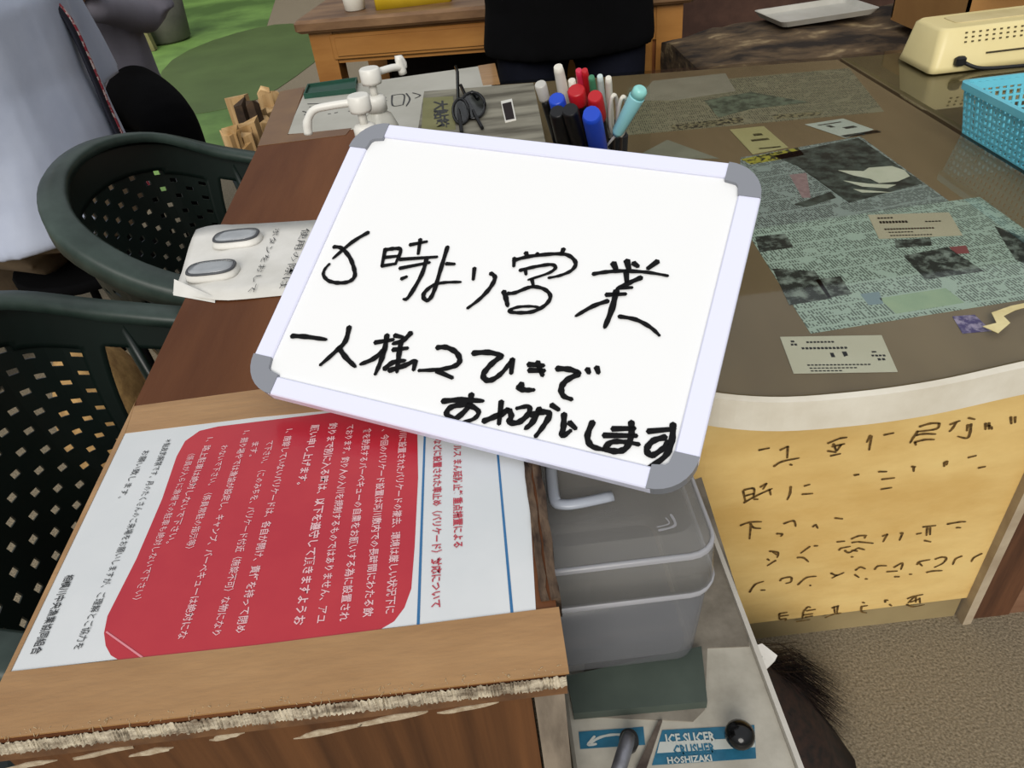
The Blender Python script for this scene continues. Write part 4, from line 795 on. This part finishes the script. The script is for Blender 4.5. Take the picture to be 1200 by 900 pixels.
m_ = MB(); [m_.tube([(.06+.03*i, 2.38, .0), (.1+.025*i, 2.42, .46+.03*(i % 2))], .009, 8) for i in range(4)]; o = m_.build('metal_skewers', mat('bright_metal', '9a9a9e', metal=.9, rough=.25)); tag(o, 'bundle of shiny metal rods under the desk', 'rods', kind='stuff')
# kindling beside the table
kb = empty('firewood_bundle', (-.50, 1.72, 0), 'pale split firewood and bark standing at the far left corner of the table', 'firewood')
random.seed(9); km = mat('split_wood', 'a07c4c', 'd0b080', rough=.85, scale=25, stretch=(1, 1, .15), bump=.6, lo=.35, hi=.65); kd = mat('dark_bark', '2c2016', '4a3826', scale=30, rough=.9)
for i in range(26):
    x = -.475-.045*random.random(); y = 1.50+.36*random.random(); hh = .63+.07*random.random(); r_ = .018+.012*random.random(); x = min(x, leftx(y)-.045)
    rg = [[(x+r_*math.cos(t+i)*random.uniform(.7, 1.1), y+r_*math.sin(t+i)*random.uniform(.7, 1.1), z+random.uniform(-.01, .01)*(z > 0)) for t in (0, 1.3, 2.4, 3.6, 5)] for z in (.0, .3, hh)]
    MB().loft(rg, smooth=False).build('firewood_stick', kd if i % 4 == 0 else km, kb)
o = lump('burlap_sack', (-.84, 1.25, 0), (.085, .12, .20), mat('tan_burlap', '8f6f45', 'b9955f', rough=.9, scale=40, bump=.5), 'tan sack on the floor behind the two chairs', 'sack', 5)
# leaning post + pot at top left
o = MB().box((-.05, -.03, 0), (.05, .03, 1.1), Matrix.Translation(at(176, 60, 0)) @ Matrix.Rotation(-.12, 4, 'Y')).build('wooden_post', mat('olive_post', '6a6640', '858055', scale=10, rough=.7)); tag(o, 'olive wooden post standing behind the seated people', 'post')
p = at(198, 48, 0); o = MB().lathe([(.14, 0), (.17, .02), (.2, .38), (.19, .38), (.15, .04), (.01, .03)], n=20).build('bucket', mat('grey_bucket', '4b4b44', '5c5b52', scale=8)); o.location = p; tag(o, 'dull grey bucket on the green floor behind the post', 'bucket')

# ================================================================== CHAIRS
cg = mat('dark_green_resin', '0c1512', '111d19', rough=.38, scale=6); cgr = mat('lit_green_rim', '202d28', '3a4842', rough=.42, scale=12)  # rim is the same resin, its lit look put into a lighter colour
def make_chair(loc, label):
    r = empty('garden_chair', loc, label, 'chair', 'dark green resin garden chairs at the table')
    # rim path (facing +x)
    half = [(.24, .235, .625), (.12, .240, .648), (-.02, .240, .668), (-.13, .225, .705), (-.215, .185, .755), (-.262, .10, .782), (-.277, 0, .79)]
    path = spline(half+[(x, -y, z) for x, y, z in half[-2::-1]], 5)
    m_ = MB(); rings = []
    for i, p in enumerate(path):
        t = (path[min(i+1, len(path)-1)]-path[max(i-1, 0)]).normalized(); s = t.cross(Vector((0, 0, 1))).normalized(); s = s if s.dot(Vector((p.x+.02, p.y, 0))) > 0 else -s
        u = Vector((0, 0, 1)); wd_ = .019
        rings.append([p+s*(wd_+.002)-u*.028, p+s*(wd_+.001)-u*.003, p+s*.014+u*.002, p-s*.014+u*.004, p-s*wd_-u*.0, p-s*wd_-u*.012, p-s*(wd_-.004)-u*.012, p-s*(wd_-.006)-u*.003, p+s*(wd_-.004)-u*.006, p+s*(wd_-.004)-u*.028])
    m_.loft(rings).build('arm_rim', cgr, r, keep=False)
    # shell between the rim and the seat: solid borders + lattice
    back = [p for p in path if p.x < -.02]; nb = 60
    def rimp(u):
        f = u*(len(back)-1); i = min(int(f), len(back)-2); return back[i].lerp(back[i+1], f-i)
    def surf(u, v):
        a = rimp(u)-Vector((0, 0, .012)); ang = (u-.5)*2; b = Vector((-.19+.11*abs(ang)**2.2, a.y*.80, .44)); return a.lerp(b, v)+Vector((-.018*math.sin(PI*v), 0, 0))
    pan = MB(); lat = MB()
    NU, NV = 110, 44
    G = [[surf(i/NU, j/NV) for j in range(NV+1)] for i in range(NU+1)]
    vs = [p for row in G for p in row]; solid = []; mesh = []
    for i in range(NU):
        for j in range(NV):
            u, v = (i+.5)/NU, (j+.5)/NV; q = (i*(NV+1)+j, i*(NV+1)+j+1, (i+1)*(NV+1)+j+1, (i+1)*(NV+1)+j)
            inside = .15 < u < .85 and .15+.35*abs(u-.5)**2 < v < .95
            if u < .12 or u > .88:
                if v > .16: continue
            if not inside: solid.append(q)
            elif not (i % 4 in (1, 2) and (j+2*((i//4) % 2)) % 4 == 1): mesh.append(q)
    o = MB().add(vs, solid, True).build('back_frame', cg, r, keep=False); md = o.modifiers.new('s', 'SOLIDIFY'); md.thickness = .005
    o = MB().add(vs, mesh, False).build('back_lattice', cg, r, keep=False); md = o.modifiers.new('s', 'SOLIDIFY'); md.thickness = .003
    for ob in (o,):
        pass
    # seat
    S = []; ns = 30
    for i in range(ns+1):
        for j in range(ns+1):
            x = -.21+.43*i/ns; y = (-.22+.44*j/ns)*(1-.08*(1-i/ns)); S.append((x, y, .43+.012*math.sin(PI*i/ns)*-1+.01*(i/ns)))
    fs = [(i*(ns+1)+j, (i+1)*(ns+1)+j, (i+1)*(ns+1)+j+1, i*(ns+1)+j+1) for i in range(ns) for j in range(ns) if True]
    o = MB().add(S, fs).build('seat', cg, r, keep=False); md = o.modifiers.new('s', 'SOLIDIFY'); md.thickness = .006
    for sy in (1, -1):
        MB().tube([(.235, sy*.235, .62), (.225, sy*.230, .42), (.25, sy*.235, 0)], [.020, .024, .020], 8, flat=.6).build('leg', cg, r, keep=False)
        MB().tube([(-.17, sy*.19, .44), (-.20, sy*.21, .25), (-.26, sy*.24, 0)], [.026, .024, .020], 8, flat=.6).build('leg', cg, r, keep=False)
        MB().tube([(-.13, sy*.235, .69), (-.10, sy*.205, .55), (-.14, sy*.195, .44)], [.014, .016, .02], 8, flat=.5).build('side_rib', cg, r, keep=False)
    MB().box((-.2, -.225, .395), (.225, .225, .425)).build('seat_apron', cg, r, keep=False) if False else None
    return r
ch1 = make_chair((-.335, 1.115, 0), 'dark green resin armchair with lattice back, farther one beside the seated person')
ch2 = copy_tree(ch1); ch2.location = (-.35, .58, 0); ch2['label'] = 'dark green lattice-back armchair at lower left, nearer one, beside the red notice'

# ================================================================== PEOPLE
skin = mat('skin', 'b98a6e', 'c79a7e', rough=.5, scale=10); hairm = mat('black_hair', '0e0b0a', '1d1714', rough=.6, scale=60)
def limb(mb, pts, r, n=14): mb.tube(spline(pts, 4), _ri(r, 4), n)
def _ri(r, k):
    out = []
    for i in range(len(r)-1): out += [r[i]+(r[i+1]-r[i])*j/k for j in range(k)]
    return out+[r[-1]] if len(r) > 2 else list(r)
def ell(c, rx, ry, n=24, rot=0, fold=0, seed=0):
    out = []
    for i in range(n):
        t = 2*PI*i/n; k = 1+fold*noise.noise(Vector((seed+math.cos(t)*2.2, math.sin(t)*2.2, c[2]*7)))
        x, y = rx*math.cos(t)*k, ry*math.sin(t)*k; out.append((c[0]+x*math.cos(rot)-y*math.sin(rot), c[1]+x*math.sin(rot)+y*math.cos(rot), c[2]))
    return out
def organic(mb, name, m, parent, vox=.012, sm=4):
    o = mb.build(name, m, parent, keep=False); a = o.modifiers.new('r', 'REMESH'); a.mode = 'VOXEL'; a.voxel_size = vox; a.use_smooth_shade = True
    b = o.modifiers.new('s', 'SMOOTH'); b.iterations = sm; b.factor = .5; return o
def head(mb, c, fwd):
    c = Vector(c); f = Vector(fwd).normalized(); s = Vector((-f.y, f.x, 0)); up = Vector((0, 0, 1)); rings = []
    for z, rx, ry, off in ((-.115, .03, .03, .03), (-.10, .048, .052, .022), (-.06, .062, .080, .008), (0, .074, .095, 0), (.05, .074, .096, -.004), (.09, .058, .075, -.006), (.112, .028, .035, -.006)):
        rings.append([c+up*z+s*rx*math.cos(t)+f*(ry*math.sin(t)+off) for t in [2*PI*i/20 for i in range(20)]])
    mb.loft(rings); mb.tube([c+f*.085+up*.015, c+f*.115-up*.03], [.008, .014], 8)           # nose
    mb.tube([c+f*.088-up*.062-s*.02, c+f*.096-up*.062, c+f*.088-up*.062+s*.02], [.006, .008, .006], 8)
    for q in (1, -1): mb.tube([c+s*q*.076+up*.02, c+s*q*.082-up*.025], [.014, .009], 8)
def hand(mb, w, d, side):
    w = Vector(w); d = Vector(d).normalized(); s = d.cross(Vector((0, 0, 1)))
    s = s.normalized() if s.length > .1 else Vector((1, 0, 0)); n_ = d.cross(s)
    mb.tube([w, w+d*.04, w+d*.085], [.026, .036, .038], 12, flat=.5, up=n_)
    for k, L in enumerate((.068, .078, .072, .056)):
        o = w+d*.08+s*(.027-.018*k); mb.tube([o, o+d*L*.5+n_*.004, o+d*L*.85+n_*.018, o+d*L*.95+n_*.026], [.009, .0085, .008, .007], 8)
    o = w+d*.025+s*side*.03; mb.tube([o, o+d*.03+s*side*.025, o+d*.058+s*side*.03+n_*.01], [.011, .010, .008], 8)
def person(loc, face, sitting, cs, ct, label, shirt_hem, sleeve=.24, lean=0, stripe_at=0, fold_arms=False, long_sleeves=True, trimm=None, apron=None, seed=0, w=1.0):
    """local frame: +x = facing; origin on the floor under the pelvis"""
    r = empty('person', loc, label, 'person'); r.rotation_euler.z = face
    hip = .50 if sitting else .92; sh = hip+.50; body = MB(); sy = .19*w
    limb(body, [(0, 0, hip-.05), (.0, 0, hip+.2), (0, 0, sh-.03), (.01, 0, sh+.03)], [.12, .12, .12, .05])
    limb(body, [(0, 0, sh-.02), (.01, 0, sh+.06), (.02, 0, sh+.12)], [.055, .052, .05]); head(body, (.03, 0, sh+.22), (1, 0, 0))
    arms = {}
    for q in (1, -1):
        if sitting and not fold_arms: A = [(0, q*sy, sh-.04), (.03, q*(sy+.05), sh-.30), (.22, q*(sy-.02), hip+.06), (.30, q*.12, hip+.09)]
        elif fold_arms: A = [(0, q*sy, sh-.04), (.04, q*(sy+.05), sh-.27), (.20, q*.10, sh-.22), (.22, q*.04, sh-.20)]
        else: A = [(0, q*sy, sh-.04), (.0, q*(sy+.06), sh-.31), (.10, q*(sy+.05), sh-.50), (.12, q*(sy+.04), sh-.54)]
        arms[q] = A
        limb(body, A, [.048, .040, .028, .024]); hand(body, A[-1], Vector(A[-1])-Vector(A[-2]), -q)
        if sitting: L = [(0, q*.09, hip-.02), (.20, q*.11, hip-.02), (.42, q*.13, hip-.03), (.44, q*.13, .25), (.42, q*.13, .07)]
        else: L = [(0, q*.09, hip-.02), (.01, q*.10, .70), (.02, q*.10, .48), (0, q*.10, .25), (-.01, q*.10, .07)]
        limb(body, L, [.08, .072, .052, .045, .034])
        fx = L[-1]; limb(body, [(fx[0]-.04, fx[1], .035), (fx[0]+.08, fx[1], .03), (fx[0]+.17, fx[1], .022)], [.03, .032, .022])
    organic(body, 'body', skin, r, .010, 3)
    tr = MB()
    if sitting: limb(tr, [(-.03, 0, hip-.06), (-.03, 0, hip+.05), (0, 0, hip+.12)], [.16, .165, .14], 20)
    else: tr.loft([ell((0, 0, z), a, b, 24) for z, a, b in ((hip-.12, .12, .165*w), (hip, .125, .17*w), (hip+.10, .115, .155*w))])
    for q in (1, -1):
        if sitting: L = [(-.02, q*.085, hip-.02), (.20, q*.11, hip+.0), (.42, q*.13, hip-.01), (.465, q*.13, hip-.08), (.455, q*.13, .25), (.43, q*.13, .08)]; R_ = [.115, .10, .085, .085, .075, .07]
        else: L = [(0, q*.085, hip-.05), (.01, q*.095, .70), (.02, q*.10, .48), (.0, q*.10, .25), (-.01, q*.10, .07)]; R_ = [.105, .095, .08, .075, .07]
        limb(tr, L, R_, 18)
    organic(tr, 'trousers', ct, r, .012, 4)
    for q in (1, -1):
        fx = .43 if sitting else -.01
        s_ = MB(); limb(s_, [(fx-.06, q*(.13 if sitting else .10), .05), (fx+.06, q*(.13 if sitting else .10), .045), (fx+.19, q*(.13 if sitting else .10), .03)], [.046, .05, .034], 14); organic(s_, 'shoe', blk, r, .008, 3)
    s = MB(); hz = shirt_hem; ws = .215*w
    s.loft([ell((-.01+lean*(z-hip), 0, z), a, b, 40, 0, .07, seed) for z, a, b in ((hz, .165, ws), (hz+.012, .168, ws+.002), (hz+.10, .155, ws-.008), (hz+.2, .148, ws-.012), (hz+.3, .148, ws-.012), (sh-.08, .155, ws-.01), (sh-.01, .135, ws-.03), (sh+.04, .09, .085))])
    for q in (1, -1):
        a0 = Vector((lean*.4, q*(sy-.02), sh-.05)); e_ = Vector((.02, q*(sy+.055), sh-.05-sleeve)) if True else None
        s.tube(spline([a0, a0.lerp(e_, .5)+Vector((0, q*.012, 0)), e_], 4), _ri([.085, .082, .088], 4), 20)
    if long_sleeves:
        for q in (1, -1):
            A = arms[q]; limb(s, [Vector(A[0]), Vector(A[1]), Vector(A[2]), Vector(A[3])-(Vector(A[3])-Vector(A[2]))*.1], [.075, .058, .045, .038], 18)
    organic(s, 'shirt', cs, r, .010, 2)
    if trimm:
        for q in (0, PI):
            an = stripe_at+q; ca, sa = math.cos(an), math.sin(an)
            pts = [(-.01+(a_+.013)*ca, (b_+.013)*sa, z) for z, a_, b_ in ((hz+.006, .166, ws), (hz+.1, .153, ws-.008), (hz+.2, .148, ws-.012), (hz+.3, .148, ws-.012), (hz+.40, .142, ws-.012), (hz+.46, .115, ws-.04))]
            MB().tube(spline(pts, 4), .020, 12, flat=.35, up=(ca, sa, 0)).build('side_stripe', trimm[0], r, keep=False)
            MB().tube(spline([(p[0]+.005*ca, p[1]+.005*sa, p[2]) for p in pts], 4), .0075, 8, flat=.6, up=(ca, sa, 0)).build('stripe_piping', trimm[1], r, keep=False)
    if apron: apron(r, hz)
    h_ = MB(); c = Vector((.022, 0, sh+.24)); h_.loft([[c+Vector((rx*math.cos(t)-.018, ry*math.sin(t), z)) for t in [2*PI*i/20 for i in range(20)]] for z, rx, ry in ((-.08, .07, .07), (-.03, .088, .081), (.02, .098, .083), (.06, .092, .078), (.095, .06, .055), (.105, .02, .02))]); organic(h_, 'hair', hairm, r, .009, 3)
    for q in (1, -1): MB().lathe([(.001, 0), (.011, .004), (.011, .010), (.001, .013)], Matrix.Translation((.112, q*.030, sh+.235)) @ Matrix.Rotation(PI/2, 4, 'Y'), 10).build('eye', mat('dark_eye', '14100e', rough=.2), r, keep=False)
    return r
khaki = mat('khaki_cloth', '4d4132', '6b5b47', rough=.9, scale=8, bump=.5, bscale=14); whites = mat('white_jersey', 'a9b2c8', 'b9c1d4', rough=.75, scale=4, bump=.4, bscale=9)
greys = mat('grey_shirt', '6b6870', '787580', rough=.85, scale=5, bump=.4, bscale=9); blackc = mat('black_cloth', '050506', '09090b', rough=.95, spec=.1, scale=6, bump=.4, bscale=12); navy = mat('navy_trousers', '080a14', '0e111e', rough=.9, spec=.2, scale=6, bump=.3)
stripe = (mat('navy_stripe', '0e1020', rough=.7), mat('red_white_piping', '8c2f3c', 'b9a9a6', scale=90, lo=.5, hi=.56, rough=.7))
A = person((-1.02, 1.74, 0), math.radians(165), True, whites, khaki, 'person in a white jersey with dark side stripe and khaki trousers, seated behind the chairs', .47, seed=3, stripe_at=math.radians(8-165), trimm=stripe, w=1.12)
B3 = person((-1.27, 2.68, 0), math.radians(-62), True, greys, blackc, 'person in a grey shirt and black trousers, seated beyond the white jersey', .44, seed=8, fold_arms=True)
def apr(r, hz): pass
D_ = person((.245, 1.97, 0), math.radians(-92), False, blackc, navy, 'person in a black shirt and navy trousers standing behind the pen pot', .66, seed=5, w=1.0, sleeve=.2, fold_arms=True)
for pr_, nm in ((A, 'white jersey'), (B3, 'grey shirt')):
    fx, fy = math.cos(pr_.rotation_euler.z), math.sin(pr_.rotation_euler.z)
    st = empty('stool', (pr_.location.x, pr_.location.y, 0), 'plain dark stool under the person in the '+nm, 'stool')
    MB().lathe([(.17, .335), (.17, .355), (.165, .36)], n=24).build('seat', blackc, st, keep=False)
    for k in range(4): MB().tube([(.11*math.cos(k*PI/2+.7), .11*math.sin(k*PI/2+.7), .34), (.15*math.cos(k*PI/2+.7), .15*math.sin(k*PI/2+.7), 0)], .011, 8).build('leg', blackc, st, keep=False)
